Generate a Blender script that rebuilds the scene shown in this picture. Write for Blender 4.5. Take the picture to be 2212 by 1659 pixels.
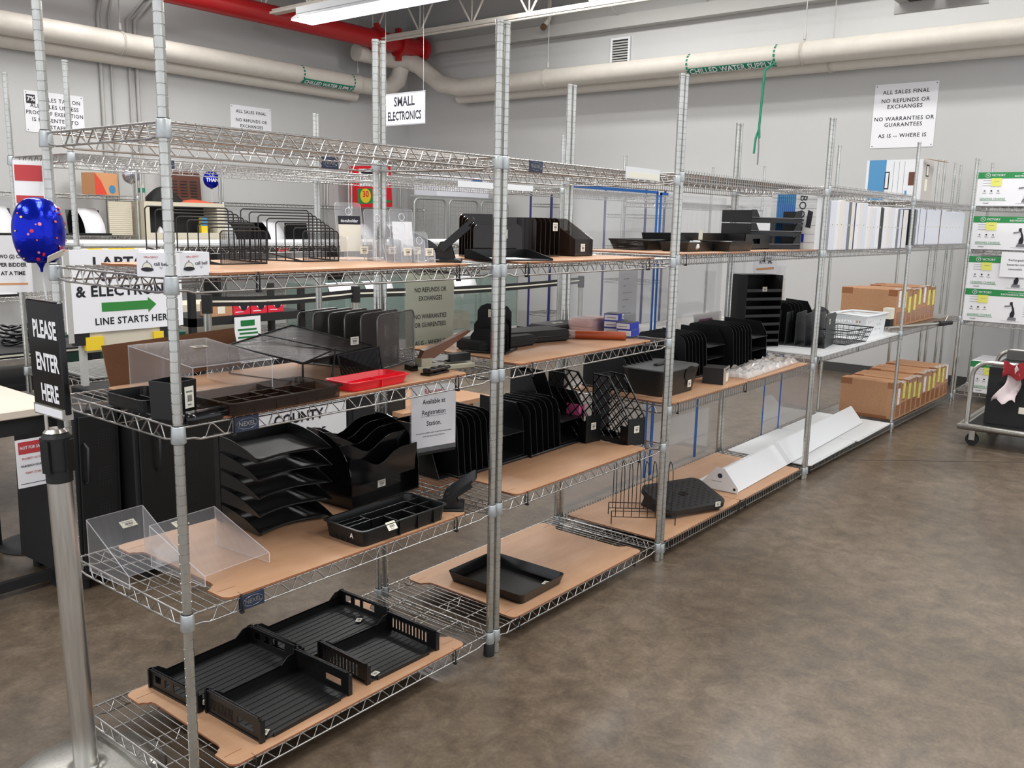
import bpy, math, random
from mathutils import Vector, Matrix
random.seed(7)
PI = math.pi
C = bpy.context.scene.collection
for o in list(bpy.data.objects):
    bpy.data.objects.remove(o)

# ---------------------------------------------------------------- camera
cam_d = bpy.data.cameras.new('camera')
cam = bpy.data.objects.new('camera', cam_d)
C.objects.link(cam)
cam_d.sensor_fit = 'HORIZONTAL'
cam_d.sensor_width = 36.0
cam_d.lens = 1917.0 / 2212.0 * 36.0
cam_d.clip_start = 0.05
_yaw, _pit, _rol = math.radians(38.62), math.radians(10.376), math.radians(1.211)
_fw = Vector((math.cos(_yaw) * math.cos(_pit), math.sin(_yaw) * math.cos(_pit), -math.sin(_pit)))
_r = Vector((math.sin(_yaw), -math.cos(_yaw), 0))
_u = _r.cross(_fw)
_R = _r * math.cos(_rol) + _u * math.sin(_rol)
_U = -_r * math.sin(_rol) + _u * math.cos(_rol)
_m = Matrix((_R, _U, -_fw)).transposed().to_4x4()
_m.translation = Vector((-1.132, -1.9367, 1.5652))
cam.matrix_world = _m
S = bpy.context.scene
S.camera = cam

# ---------------------------------------------------------------- exposure, world
S.view_settings.view_transform = 'Standard'
S.view_settings.look = 'None'
S.view_settings.gamma = 1.0
S.view_settings.use_curve_mapping = False
S.view_settings.exposure = 0.0
w = bpy.data.worlds.new('store_ambience')
S.world = w
w.use_nodes = True
w.node_tree.nodes['Background'].inputs[0].default_value = (0.93, 0.95, 1.0, 1)
w.node_tree.nodes['Background'].inputs[1].default_value = 1.15

# light of the lamp in view, plus unseen lights with no fixture built (x, y centre, z, length, watts, in view)
LAMP_AND_UNSEEN_LIGHTS = [(4.6, 4.1, 3.395, 2.44, 90, 1), (7.2, 3.6, 4.35, 2.44, 92, 0), (7.2, .6, 4.35, 2.44, 86, 0), (7.2, -2.4, 4.35, 2.44, 86, 0),  # lamp in view, then an unseen row inferred from the pipe shadow
            (4.6, .6, 4.3, 2.44, 85, 0), (4.6, -2.8, 4.3, 2.44, 95, 0), (1.0, 5.6, 4.3, 2.44, 65, 0), (1.0, 2.4, 4.3, 2.44, 85, 0), (1.0, -.8, 4.3, 2.44, 100, 0),  # from here on, unseen lights added to brighten the rest of the room
            (-2.2, 3.2, 4.3, 2.44, 80, 0), (-2.2, -.6, 4.3, 2.44, 100, 0), (2.0, -4.4, 4.3, 2.44, 60, 0), (4.0, 6.6, 4.3, 1.22, 60, 0)]
for (fx, fy, fz, fl, en, vis) in LAMP_AND_UNSEEN_LIGHTS:
    ld = bpy.data.lights.new('lamp_and_added_light', 'AREA')
    ld.shape = 'RECTANGLE'
    ld.size = 0.16 if vis else 0.5
    ld.size_y = fl
    ld.energy = en
    ld.color = (1.0, 0.99, 0.97)
    lo = bpy.data.objects.new('lamp_and_added_light', ld)
    lo.location = (fx, fy, fz)
    C.objects.link(lo)

# ---------------------------------------------------------------- materials
def lin(c):
    return tuple(((v / 255.0) / 12.92 if v <= 10 else (((v / 255.0) + 0.055) / 1.055) ** 2.4) for v in c)

def mat(name, rgb, rough=0.5, metal=0.0, spec=0.5, coat=0.0, noise=0.0, nscale=20.0, rgb2=None, bump=0.0, bscale=60.0, stretch=None, rvar=0.0):
    m = bpy.data.materials.new(name)
    m.use_nodes = True
    nt = m.node_tree
    b = nt.nodes['Principled BSDF']
    c = lin(rgb)
    b.inputs['Base Color'].default_value = (*c, 1)
    b.inputs['Roughness'].default_value = rough
    b.inputs['Metallic'].default_value = metal
    b.inputs['Specular IOR Level'].default_value = spec
    if coat:
        b.inputs['Coat Weight'].default_value = coat
        b.inputs['Coat Roughness'].default_value = 0.08
    if noise or bump or rvar:
        tc = nt.nodes.new('ShaderNodeTexCoord')
        mp = nt.nodes.new('ShaderNodeMapping')
        nt.links.new(tc.outputs['Object'], mp.inputs[0])
        if stretch:
            mp.inputs['Scale'].default_value = stretch
    if noise:
        n = nt.nodes.new('ShaderNodeTexNoise')
        n.inputs['Scale'].default_value = nscale
        n.inputs['Detail'].default_value = 6
        n.inputs['Roughness'].default_value = 0.65
        nt.links.new(mp.outputs[0], n.inputs['Vector'])
        r = nt.nodes.new('ShaderNodeValToRGB')
        c2 = lin(rgb2) if rgb2 else tuple(v * (1 - noise) for v in c)
        r.color_ramp.elements[0].position = 0.3
        r.color_ramp.elements[1].position = 0.7
        r.color_ramp.elements[0].color = (*c2, 1)
        r.color_ramp.elements[1].color = (*c, 1)
        nt.links.new(n.outputs['Fac'], r.inputs[0])
        nt.links.new(r.outputs[0], b.inputs['Base Color'])
        if rvar:
            mr = nt.nodes.new('ShaderNodeMapRange')
            mr.inputs['To Min'].default_value = rough - rvar
            mr.inputs['To Max'].default_value = rough + rvar
            nt.links.new(n.outputs['Fac'], mr.inputs['Value'])
            nt.links.new(mr.outputs[0], b.inputs['Roughness'])
    if bump:
        n2 = nt.nodes.new('ShaderNodeTexNoise')
        n2.inputs['Scale'].default_value = bscale
        n2.inputs['Detail'].default_value = 4
        nt.links.new(mp.outputs[0], n2.inputs['Vector'])
        bp = nt.nodes.new('ShaderNodeBump')
        bp.inputs['Strength'].default_value = bump
        bp.inputs['Distance'].default_value = 0.01
        nt.links.new(n2.outputs['Fac'], bp.inputs['Height'])
        nt.links.new(bp.outputs[0], b.inputs['Normal'])
    return m

def clear_mat(name, rgb, alpha=0.12, rough=0.04, gloss=0.08):
    m = bpy.data.materials.new(name)
    m.use_nodes = True
    nt = m.node_tree
    nt.nodes.clear()
    out = nt.nodes.new('ShaderNodeOutputMaterial')
    tr = nt.nodes.new('ShaderNodeBsdfTransparent')
    df = nt.nodes.new('ShaderNodeBsdfDiffuse')
    gl = nt.nodes.new('ShaderNodeBsdfGlossy')
    lw = nt.nodes.new('ShaderNodeLayerWeight')
    pw = nt.nodes.new('ShaderNodeMath')
    pw.operation = 'POWER'
    pw.inputs[1].default_value = 3.5
    fr = nt.nodes.new('ShaderNodeMath')
    fr.operation = 'MULTIPLY_ADD'
    fr.inputs[1].default_value = 0.6
    fr.inputs[2].default_value = 0.035
    nt.links.new(lw.outputs['Facing'], pw.inputs[0])
    nt.links.new(pw.outputs[0], fr.inputs[0])
    mx = nt.nodes.new('ShaderNodeMixShader')
    mx2 = nt.nodes.new('ShaderNodeMixShader')
    c = lin(rgb)
    df.inputs[0].default_value = (*c, 1)
    gl.inputs['Roughness'].default_value = rough
    mx.inputs[0].default_value = alpha
    nt.links.new(tr.outputs[0], mx.inputs[1])
    nt.links.new(df.outputs[0], mx.inputs[2])
    nt.links.new(fr.outputs[0], mx2.inputs[0])
    nt.links.new(mx.outputs[0], mx2.inputs[1])
    nt.links.new(gl.outputs[0], mx2.inputs[2])
    nt.links.new(mx2.outputs[0], out.inputs[0])
    return m

def mesh_mat(name, rgb, scale=330.0, hole=0.42):
    """wire mesh / perforated sheet: real holes through a fine grid in object space"""
    m = bpy.data.materials.new(name)
    m.use_nodes = True
    nt = m.node_tree
    b = nt.nodes['Principled BSDF']
    b.inputs['Base Color'].default_value = (*lin(rgb), 1)
    b.inputs['Metallic'].default_value = 0.7
    b.inputs['Roughness'].default_value = 0.4
    uv = nt.nodes.new('ShaderNodeTexCoord')
    vo = nt.nodes.new('ShaderNodeTexVoronoi')
    vo.inputs['Scale'].default_value = scale
    vo.inputs['Randomness'].default_value = 0.0
    nt.links.new(uv.outputs['Object'], vo.inputs['Vector'])
    gt = nt.nodes.new('ShaderNodeMath')
    gt.operation = 'GREATER_THAN'
    gt.inputs[1].default_value = hole
    nt.links.new(vo.outputs['Distance'], gt.inputs[0])
    nt.links.new(gt.outputs[0], b.inputs['Alpha'])
    return m

def emit(name, rgb, s):
    m = bpy.data.materials.new(name)
    m.use_nodes = True
    b = m.node_tree.nodes['Principled BSDF']
    b.inputs['Base Color'].default_value = (1, 1, 1, 1)
    b.inputs['Emission Color'].default_value = (*lin(rgb), 1)
    b.inputs['Emission Strength'].default_value = s
    return m

ZINC = mat('galvanised_zinc', (212, 213, 209), 0.24, 0.92, noise=0.3, nscale=30, rgb2=(184, 184, 178), stretch=(1, 1, .25), rvar=0.06)
CHROME = mat('chrome_wire', (176, 174, 171), 0.27, 0.92)
COLLAR = mat('collar_zinc', (194, 199, 200), 0.42, 0.75, noise=0.15, nscale=60)
STEEL = mat('brushed_steel', (222, 220, 214), 0.3, 0.95, noise=0.22, nscale=30, stretch=(4, 4, .2), rvar=0.06)
BLACK = mat('black_plastic', (17, 18, 19), 0.34, spec=0.45)
BLACKG = mat('glossy_black_plastic', (10, 10, 12), 0.14)
BLACKM = mat('matt_black_paint', (23, 23, 24), 0.6)
RIBBED = mat('dark_grey_plastic', (19, 21, 22), 0.42)
RUBBER = mat('black_rubber', (30, 31, 32), 0.55, bump=0.2, bscale=300)
BOARD = mat('tan_hardboard', (196, 155, 122), 0.42, noise=0.1, nscale=5, rgb2=(182, 140, 107), stretch=(.7, 3, 1), bump=0.02)
BOARDE = mat('hardboard_edge', (150, 98, 66), 0.7)
CARD = mat('corrugated_cardboard', (188, 142, 106), 0.8, noise=0.1, nscale=60, rgb2=(176, 130, 94))
CARDD = mat('brown_cardboard', (132, 92, 64), 0.85, noise=0.12, nscale=120)
TAPEB = mat('brown_packing_tape', (152, 100, 66), 0.25)
WHITE = mat('white_paper', (232, 232, 236), 0.6)
WHITEP = mat('white_plastic', (222, 224, 226), 0.35)
WHITEB = mat('white_coated_board', (212, 214, 215), 0.4, noise=0.03, nscale=4)
CREAM = mat('cream_metal', (208, 200, 180), 0.5)
LABEL = mat('cream_price_label', (226, 222, 206), 0.6)
INK = mat('black_ink', (22, 22, 34), 0.6)
GREYINK = mat('grey_ink', (120, 120, 124), 0.7)
REDINK = mat('red_ink', (186, 60, 66), 0.6)
RED = mat('red_plastic', (222, 22, 40), 0.3)
REDP = mat('red_pipe_paint', (178, 26, 30), 0.35)
REDBOX = mat('red_card', (214, 36, 60), 0.5)
BLUE = mat('blue_tape', (26, 98, 176), 0.5)
BLUEC = mat('blue_carton', (22, 52, 176), 0.45)
NAVY = mat('navy_plate', (34, 48, 72), 0.4)
NAVYP = mat('navy_post', (24, 24, 84), 0.4)
GREEN = mat('green_print', (34, 134, 70), 0.5)
DGREEN = mat('dark_green_metal', (22, 84, 66), 0.5)
TGREEN = mat('green_label_tape', (20, 128, 98), 0.5)
YELLOW = mat('yellow_paper', (222, 222, 110), 0.6)
YELTAPE = mat('yellow_tape', (232, 200, 44), 0.5)
BROWN = mat('brown_leatherette', (92, 50, 34), 0.5)
BROWNS = mat('brown_stapler_handle', (104, 66, 44), 0.35)
BEIGE = mat('beige_stapler_base', (164, 160, 138), 0.5)
TERRA = mat('terracotta_tube', (166, 72, 32), 0.4)
PINK = mat('pink_paper', (232, 160, 160), 0.6)
ORANGE = mat('orange_card', (206, 150, 104), 0.7)
PIPE = mat('white_pipe_wrap', (214, 208, 198), 0.5, noise=0.08, nscale=8, bump=0.06, bscale=15)
WALLM = mat('painted_wall', (192, 192, 191), 0.7, noise=0.03, nscale=1.3, bump=0.05, bscale=90)
PAINTG = mat('grey_painted_steel', (176, 175, 172), 0.55)
CLEAR = clear_mat('clear_acrylic', (225, 228, 235), 0.08)
CLEARE = clear_mat('acrylic_edge', (245, 245, 250), 0.55)
SHEETC = clear_mat('clear_sheet', (214, 220, 226), 0.13, 0.06)
SMOKE = clear_mat('smoked_plastic', (40, 26, 18), 0.6, 0.08)
GLASSG = clear_mat('green_tinted_glass', (130, 152, 144), 0.3, 0.03)
BAGM = clear_mat('clear_plastic_bag', (220, 214, 208), 0.45, 0.15)
MESHB = mesh_mat('black_wire_mesh', (28, 28, 30), 330, 0.36)
MESHG = mesh_mat('silver_wire_mesh', (108, 106, 106), 330, 0.36)
CAGEM = mat('grey_cage_wire', (150, 152, 150), 0.45, 0.6)
TUBE = emit('fluorescent_tube', (250, 246, 255), 14)
LENS = emit('lamp_lens', (245, 240, 255), 3.0)
BALLOONB = mat('blue_foil', (14, 36, 190), 0.16, 0.75, bump=0.25, bscale=26)
BALLOONS = mat('silver_foil', (196, 196, 204), 0.18, 0.8)

def floor_mat():
    m = bpy.data.materials.new('polished_concrete')
    m.use_nodes = True
    nt = m.node_tree
    b = nt.nodes['Principled BSDF']
    tc = nt.nodes.new('ShaderNodeTexCoord')
    def noise(sc, det, ro, dist=0.0):
        n = nt.nodes.new('ShaderNodeTexNoise')
        n.inputs['Scale'].default_value = sc
        n.inputs['Detail'].default_value = det
        n.inputs['Roughness'].default_value = ro
        n.inputs['Distortion'].default_value = dist
        nt.links.new(tc.outputs['Object'], n.inputs['Vector'])
        return n
    def ramp(n, pts):
        r = nt.nodes.new('ShaderNodeValToRGB')
        while len(r.color_ramp.elements) < len(pts):
            r.color_ramp.elements.new(0.5)
        for e, (p, c) in zip(r.color_ramp.elements, pts):
            e.position = p
            e.color = (*lin(c), 1)
        nt.links.new(n.outputs['Fac'], r.inputs[0])
        return r
    n1 = noise(9.0, 12, 0.74, 0.4)
    r1 = ramp(n1, [(0.30, (80, 68, 56)), (0.5, (110, 96, 80)), (0.70, (134, 119, 102))])
    n2 = noise(0.9, 3, 0.5)
    r2 = ramp(n2, [(0.3, (190, 184, 176)), (0.7, (255, 255, 255))])
    mx = nt.nodes.new('ShaderNodeMix')
    mx.data_type = 'RGBA'
    mx.blend_type = 'MULTIPLY'
    mx.inputs['Factor'].default_value = 1.0
    nt.links.new(r1.outputs[0], mx.inputs['A'])
    nt.links.new(r2.outputs[0], mx.inputs['B'])
    n3 = noise(70.0, 5, 0.7)
    r3 = ramp(n3, [(0.3, (205, 200, 196)), (0.65, (255, 255, 255))])
    mx2 = nt.nodes.new('ShaderNodeMix')
    mx2.data_type = 'RGBA'
    mx2.blend_type = 'MULTIPLY'
    mx2.inputs['Factor'].default_value = 0.8
    nt.links.new(mx.outputs['Result'], mx2.inputs['A'])
    nt.links.new(r3.outputs[0], mx2.inputs['B'])
    nt.links.new(mx2.outputs['Result'], b.inputs['Base Color'])
    b.inputs['Roughness'].default_value = 0.5
    b.inputs['Coat Weight'].default_value = 0.42
    b.inputs['Coat Roughness'].default_value = 0.17
    bp = nt.nodes.new('ShaderNodeBump')
    bp.inputs['Strength'].default_value = 0.12
    bp.inputs['Distance'].default_value = 0.004
    nt.links.new(n1.outputs['Fac'], bp.inputs['Height'])
    nt.links.new(bp.outputs[0], b.inputs['Coat Normal'])
    return m
FLOOR = floor_mat()

# ---------------------------------------------------------------- mesh builder
_txt = {}
def text_geo(s, bold=0.0, spacing=1.0):
    key = (s, bold, spacing)
    if key not in _txt:
        cu = bpy.data.curves.new('t', 'FONT')
        cu.body = s
        cu.size = 1.0
        cu.align_x = 'CENTER'
        cu.align_y = 'CENTER'
        cu.resolution_u = 2
        cu.offset = bold
        cu.space_character = spacing
        ob = bpy.data.objects.new('t', cu)
        C.objects.link(ob)
        bpy.context.view_layer.update()
        dg = bpy.context.evaluated_depsgraph_get()
        me = bpy.data.meshes.new_from_object(ob.evaluated_get(dg))
        _txt[key] = ([v.co.copy() for v in me.vertices], [tuple(p.vertices) for p in me.polygons])
        bpy.data.meshes.remove(me)
        bpy.data.objects.remove(ob)
        bpy.data.curves.remove(cu)
    return _txt[key]

def TR(x=0, y=0, z=0, rx=0, ry=0, rz=0):
    return Matrix.Translation((x, y, z)) @ Matrix.Rotation(rz, 4, 'Z') @ Matrix.Rotation(ry, 4, 'Y') @ Matrix.Rotation(rx, 4, 'X')

class MB:
    def __init__(s, m=None):
        s.v, s.f, s.mi, s.sm, s.mats = [], [], [], [], []
        s.M = m or Matrix.Identity(4)
    def add(s, vs, fs, mt, smooth=False, M=None):
        if mt not in s.mats:
            s.mats.append(mt)
        k = s.mats.index(mt)
        T = s.M @ M if M else s.M
        o = len(s.v)
        s.v += [tuple(T @ Vector(p)) for p in vs]
        for f in fs:
            s.f.append([i + o for i in f])
            s.mi.append(k)
            s.sm.append(smooth)
        return s
    def box(s, x0, x1, y0, y1, z0, z1, mt, M=None):
        vs = [(x0, y0, z0), (x1, y0, z0), (x1, y1, z0), (x0, y1, z0), (x0, y0, z1), (x1, y0, z1), (x1, y1, z1), (x0, y1, z1)]
        return s.add(vs, [(0, 3, 2, 1), (4, 5, 6, 7), (0, 1, 5, 4), (1, 2, 6, 5), (2, 3, 7, 6), (3, 0, 4, 7)], mt, False, M)
    def bev(s, x0, x1, y0, y1, z0, z1, mt, b=0.003, M=None):
        """box with chamfered edges"""
        vs, fs = [], []
        def ring(z, i):
            a = len(vs)
            vs.extend([(x0 + i + b, y0 + i, z), (x1 - i - b, y0 + i, z), (x1 - i, y0 + i + b, z), (x1 - i, y1 - i - b, z), (x1 - i - b, y1 - i, z), (x0 + i + b, y1 - i, z), (x0 + i, y1 - i - b, z), (x0 + i, y0 + i + b, z)])
            return a
        rs = [ring(z0, b), ring(z0 + b, 0), ring(z1 - b, 0), ring(z1, b)]
        fs.append([rs[0] + i for i in range(7, -1, -1)])
        for a, c in zip(rs, rs[1:]):
            for i in range(8):
                j = (i + 1) % 8
                fs.append((a + i, a + j, c + j, c + i))
        fs.append([rs[3] + i for i in range(8)])
        return s.add(vs, fs, mt, False, M)
    def prism(s, pts, z0, z1, mt, M=None, mside=None):
        n = len(pts)
        vs = [(p[0], p[1], z0) for p in pts] + [(p[0], p[1], z1) for p in pts]
        s.add(vs, [list(range(n - 1, -1, -1)), list(range(n, 2 * n))], mt, False, M)
        s.add(vs, [(i, (i + 1) % n, n + (i + 1) % n, n + i) for i in range(n)], mside or mt, False, M)
        return s
    def tube(s, pts, r, mt, n=6, closed=False, M=None, smooth=True):
        P = [Vector(p) for p in pts]
        m = len(P)
        vs, fs = [], []
        prev = None
        for i, p in enumerate(P):
            a = P[(i - 1) % m] if (closed or i > 0) else p
            b = P[(i + 1) % m] if (closed or i < m - 1) else p
            d1 = (p - a).normalized() if (p - a).length > 1e-9 else Vector((0, 0, 0))
            d2 = (b - p).normalized() if (b - p).length > 1e-9 else Vector((0, 0, 0))
            d = (d1 + d2)
            d = d.normalized() if d.length > 1e-6 else d2
            if prev is None:
                ref = Vector((0, 0, 1)) if abs(d.z) < 0.9 else Vector((1, 0, 0))
                u = d.cross(ref).normalized()
            else:
                u = (prev - d * prev.dot(d))
                u = u.normalized() if u.length > 1e-6 else d.orthogonal().normalized()
            prev = u
            v = d.cross(u)
            c = 1.0
            if d1.length > 0 and d2.length > 0:
                c = 1.0 / max(0.5, d.dot(d2))
            for k in range(n):
                t = 2 * PI * k / n + PI / n
                vs.append(p + (u * math.cos(t) + v * math.sin(t)) * r * (c if c < 1.6 else 1.6))
        seg = m if closed else m - 1
        for i in range(seg):
            j = (i + 1) % m
            for k in range(n):
                l = (k + 1) % n
                fs.append((i * n + k, i * n + l, j * n + l, j * n + k))
        s.add(vs, fs, mt, smooth, M)
        if not closed:
            s.add(vs, [list(range(n - 1, -1, -1)), [(m - 1) * n + k for k in range(n)]], mt, False, M)
        return s
    def cyl(s, p0, p1, r, mt, n=12, r1=None, M=None):
        P0, P1 = Vector(p0), Vector(p1)
        d = (P1 - P0).normalized()
        u = d.orthogonal().normalized()
        v = d.cross(u)
        r1 = r if r1 is None else r1
        vs = [P0 + (u * math.cos(2 * PI * k / n) + v * math.sin(2 * PI * k / n)) * r for k in range(n)] + \
             [P1 + (u * math.cos(2 * PI * k / n) + v * math.sin(2 * PI * k / n)) * r1 for k in range(n)]
        s.add(vs, [(k, (k + 1) % n, n + (k + 1) % n, n + k) for k in range(n)], mt, True, M)
        s.add(vs, [list(range(n - 1, -1, -1)), list(range(n, 2 * n))], mt, False, M)
        return s
    def lathe(s, prof, mt, n=16, M=None, smooth=True):
        vs, fs = [], []
        for (r, z) in prof:
            for k in range(n):
                t = 2 * PI * k / n
                vs.append((r * math.cos(t), r * math.sin(t), z))
        for i in range(len(prof) - 1):
            for k in range(n):
                l = (k + 1) % n
                fs.append((i * n + k, i * n + l, (i + 1) * n + l, (i + 1) * n + k))
        s.add(vs, fs, mt, smooth, M)
        return s.add(vs, [list(range(n - 1, -1, -1)), [(len(prof) - 1) * n + k for k in range(n)]], mt, False, M)
    def grid(s, fn, nu, nv, mt, t=0.0, M=None, smooth=True):
        """surface fn(u,v); t thickness along z"""
        vs, fs = [], []
        for k in ([0] if not t else [0, 1]):
            for i in range(nu + 1):
                for j in range(nv + 1):
                    p = Vector(fn(i / nu, j / nv))
                    vs.append(p + Vector((0, 0, -t * k)))
        W = nv + 1
        q = lambda i, j, k=0: k * (nu + 1) * W + i * W + j
        for i in range(nu):
            for j in range(nv):
                fs.append((q(i, j), q(i + 1, j), q(i + 1, j + 1), q(i, j + 1)))
                if t:
                    fs.append((q(i, j, 1), q(i, j + 1, 1), q(i + 1, j + 1, 1), q(i + 1, j, 1)))
        if t:
            for i in range(nu):
                fs.append((q(i, 0), q(i, 0, 1), q(i + 1, 0, 1), q(i + 1, 0)))
                fs.append((q(i, nv), q(i + 1, nv), q(i + 1, nv, 1), q(i, nv, 1)))
            for j in range(nv):
                fs.append((q(0, j), q(0, j + 1), q(0, j + 1, 1), q(0, j, 1)))
                fs.append((q(nu, j), q(nu, j, 1), q(nu, j + 1, 1), q(nu, j + 1)))
        return s.add(vs, fs, mt, smooth, M)
    def holes(s, w, h, t, rects, mt, M=None):
        """panel w x h (x,z), thickness t (y 0..t), with rectangular holes (x0,x1,z0,z1)"""
        xs = sorted({0, w} | {r[0] for r in rects} | {r[1] for r in rects})
        zs = sorted({0, h} | {r[2] for r in rects} | {r[3] for r in rects})
        for a, b in zip(xs, xs[1:]):
            run = None
            for c, d in zip(zs, zs[1:]):
                cx, cz = (a + b) / 2, (c + d) / 2
                hole = any(r[0] < cx < r[1] and r[2] < cz < r[3] for r in rects)
                if not hole:
                    run = (run[0], d) if run else (c, d)
                if hole and run:
                    s.box(a, b, 0, t, run[0], run[1], mt, M)
                    run = None
            if run:
                s.box(a, b, 0, t, run[0], run[1], mt, M)
        return s
    def tray(s, w, d, h, mt, t=0.003, fl=0.012, rr=0.02, n=4, M=None, lip=0.0):
        """open tray centred on origin: outer top w x d, flare fl, rounded corners"""
        def rr_pts(W, D, R):
            P = []
            for (cx, cy, a0) in ((W / 2 - R, D / 2 - R, 0), (-W / 2 + R, D / 2 - R, PI / 2), (-W / 2 + R, -D / 2 + R, PI), (W / 2 - R, -D / 2 + R, 1.5 * PI)):
                for k in range(n + 1):
                    a = a0 + k * PI / 2 / n
                    P.append((cx + R * math.cos(a), cy + R * math.sin(a)))
            return P
        rings = [(w - 2 * fl, d - 2 * fl, 0)]
        if lip:
            rings += [(w - 2 * lip, d - 2 * lip, h - .003), (w, d, h - .003)]
        rings += [(w, d, h), (w - 2 * t - 2 * lip, d - 2 * t - 2 * lip, h), (w - 2 * fl - 2 * t - 2 * lip, d - 2 * fl - 2 * t - 2 * lip, t)]
        vs, fs = [], []
        N = 4 * (n + 1)
        for (W, D, z) in rings:
            vs += [(x, y, z) for x, y in rr_pts(W, D, max(0.001, min(rr, W / 2, D / 2)))]
        for i in range(len(rings) - 1):
            for k in range(N):
                l = (k + 1) % N
                fs.append((i * N + k, i * N + l, (i + 1) * N + l, (i + 1) * N + k))
        fs.append(list(range(N - 1, -1, -1)))
        fs.append([(len(rings) - 1) * N + k for k in range(N)])
        return s.add(vs, fs, mt, False, M)
    def text(s, st, size, mt, M, bold=0.0, sx=1.0, spacing=1.0):
        """text in local XY plane facing +Z"""
        vs, fs = text_geo(st, bold, spacing)
        return s.add([(v.x * size * sx, v.y * size, v.z) for v in vs], fs, mt, False, M)
    def build(s, name, parent=None, loc=None, rz=0.0):
        me = bpy.data.meshes.new(name)
        me.from_pydata(s.v, [], s.f)
        for m in s.mats:
            me.materials.append(m)
        me.polygons.foreach_set('material_index', s.mi)
        me.polygons.foreach_set('use_smooth', s.sm)
        me.update()
        o = bpy.data.objects.new(name, me)
        C.objects.link(o)
        if parent:
            o.parent = parent
        if loc:
            o.location = loc
        if rz:
            o.rotation_euler.z = rz
        return o

FRONT = Matrix.Rotation(PI / 2, 4, 'X')                 # text facing -y, reading along +x
LEFTF = Matrix.Rotation(-PI / 2, 4, 'Z') @ FRONT        # text facing -x

def tag(o, label, cat, group=None, kind=None):
    o['label'] = label
    o['category'] = cat
    if group:
        o['group'] = group
    if kind:
        o['kind'] = kind
    return o

def thing(name, label, cat, loc=(0, 0, 0), rz=0.0, group=None, rot=None):
    o = bpy.data.objects.new(name, None)
    o.empty_display_size = 0.05
    C.objects.link(o)
    o.location = loc
    o.rotation_euler = rot if rot else (0, 0, rz)
    return tag(o, label, cat, group)

def struct(mb, name):
    o = mb.build(name)
    o['kind'] = 'structure'
    return o

def kids(o):
    return [c for c in bpy.data.objects if c.parent == o]

def dup(root, loc, rz=None, label=None, group=None, rot=None):
    r = root.copy()
    C.objects.link(r)
    r.location = loc
    if rz is not None:
        r.rotation_euler = (0, 0, rz)
    if rot is not None:
        r.rotation_euler = rot
    if label:
        r['label'] = label
    if group:
        r['group'] = group
    for ch in kids(root):
        c = ch.copy()
        C.objects.link(c)
        c.parent = r
        for g in kids(ch):
            d = g.copy()
            C.objects.link(d)
            d.parent = c
    return r

def price_label(parent, M, w=0.03, h=0.022, name='price_label'):
    """small printed price label lying in local XY, facing +Z"""
    b = MB(M)
    b.box(-w / 2, w / 2, -h / 2, h / 2, 0, 0.0006, LABEL)
    b.box(-w * .36, w * .36, h * .22, h * .3, 0.0006, 0.0008, GREYINK)
    for i in range(9):
        x = -w * .25 + i * w * .06
        b.box(x, x + w * (.018 + .015 * (i % 3)), -h * .2, h * .1, 0.0006, 0.0008, INK)
    b.box(-w * .2, w * .2, -h * .38, -h * .31, 0.0006, 0.0008, GREYINK)
    return b.build(name, parent)

ORD = ['nearest', 'second', 'third', 'fourth', 'fifth', 'sixth', 'seventh', 'eighth', 'ninth', 'tenth', 'eleventh', 'twelfth', 'thirteenth', 'fourteenth', 'fifteenth', 'sixteenth', 'seventeenth', 'eighteenth', 'nineteenth', 'twentieth', 'twenty-first', 'twenty-second', 'twenty-third', 'twenty-fourth', 'twenty-fifth', 'twenty-sixth', 'twenty-seventh', 'twenty-eighth']
# ---------------------------------------------------------------- room
b = MB(); b.box(-5.5, 8.75, -7.0, 8.1, -0.1, 0, FLOOR)
for (x0, y0, x1, y1, wd) in ((5.0, -0.12, 6.2, -1.55, 0.004),):
    a = math.atan2(y1 - y0, x1 - x0)
    L = math.hypot(x1 - x0, y1 - y0)
    b.box(0, L, -wd, wd, 0.0, 0.0006, BLACKM, TR(x0, y0, 0, 0, 0, a))
struct(b, 'floor')
b = MB(); b.box(8.75, 8.9, -7.0, 8.1, 0, 4.8, WALLM)
for y in (-0.35, -0.42):
    b.box(8.742, 8.75, y, y + .012, 0, 4.3, PAINTG)
struct(b, 'wall_right')
b = MB(); b.box(-5.5, 8.9, 8.1, 8.25, 0, 4.8, WALLM)
struct(b, 'wall_back')
b = MB()
DECK = mat('ceiling_deck', (176, 176, 174), 0.7)
xs = -5.5
while xs < 8.75:
    b.box(xs, xs + .095, -7.0, 8.1, 4.72, 4.8, DECK)
    b.box(xs + .095, xs + .19, -7.0, 8.1, 4.68, 4.72, DECK)
    xs += .19
struct(b, 'ceiling')
b = MB(); b.box(8.735, 8.75, -7, 8.1, 0, .1, mat('dark_baseboard', (60, 60, 60), .5)); struct(b, 'baseboard_right')
b = MB(); b.box(8.6, 8.75, -7, 8.1, 3.93, 4.08, PAINTG); b.box(8.66, 8.75, -7, 8.1, 4.08, 4.3, PAINTG); struct(b, 'trim_1')
b = MB(); b.box(-5.5, 8.6, 7.9, 8.1, 4.1, 4.28, PAINTG); struct(b, 'trim_2')

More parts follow.
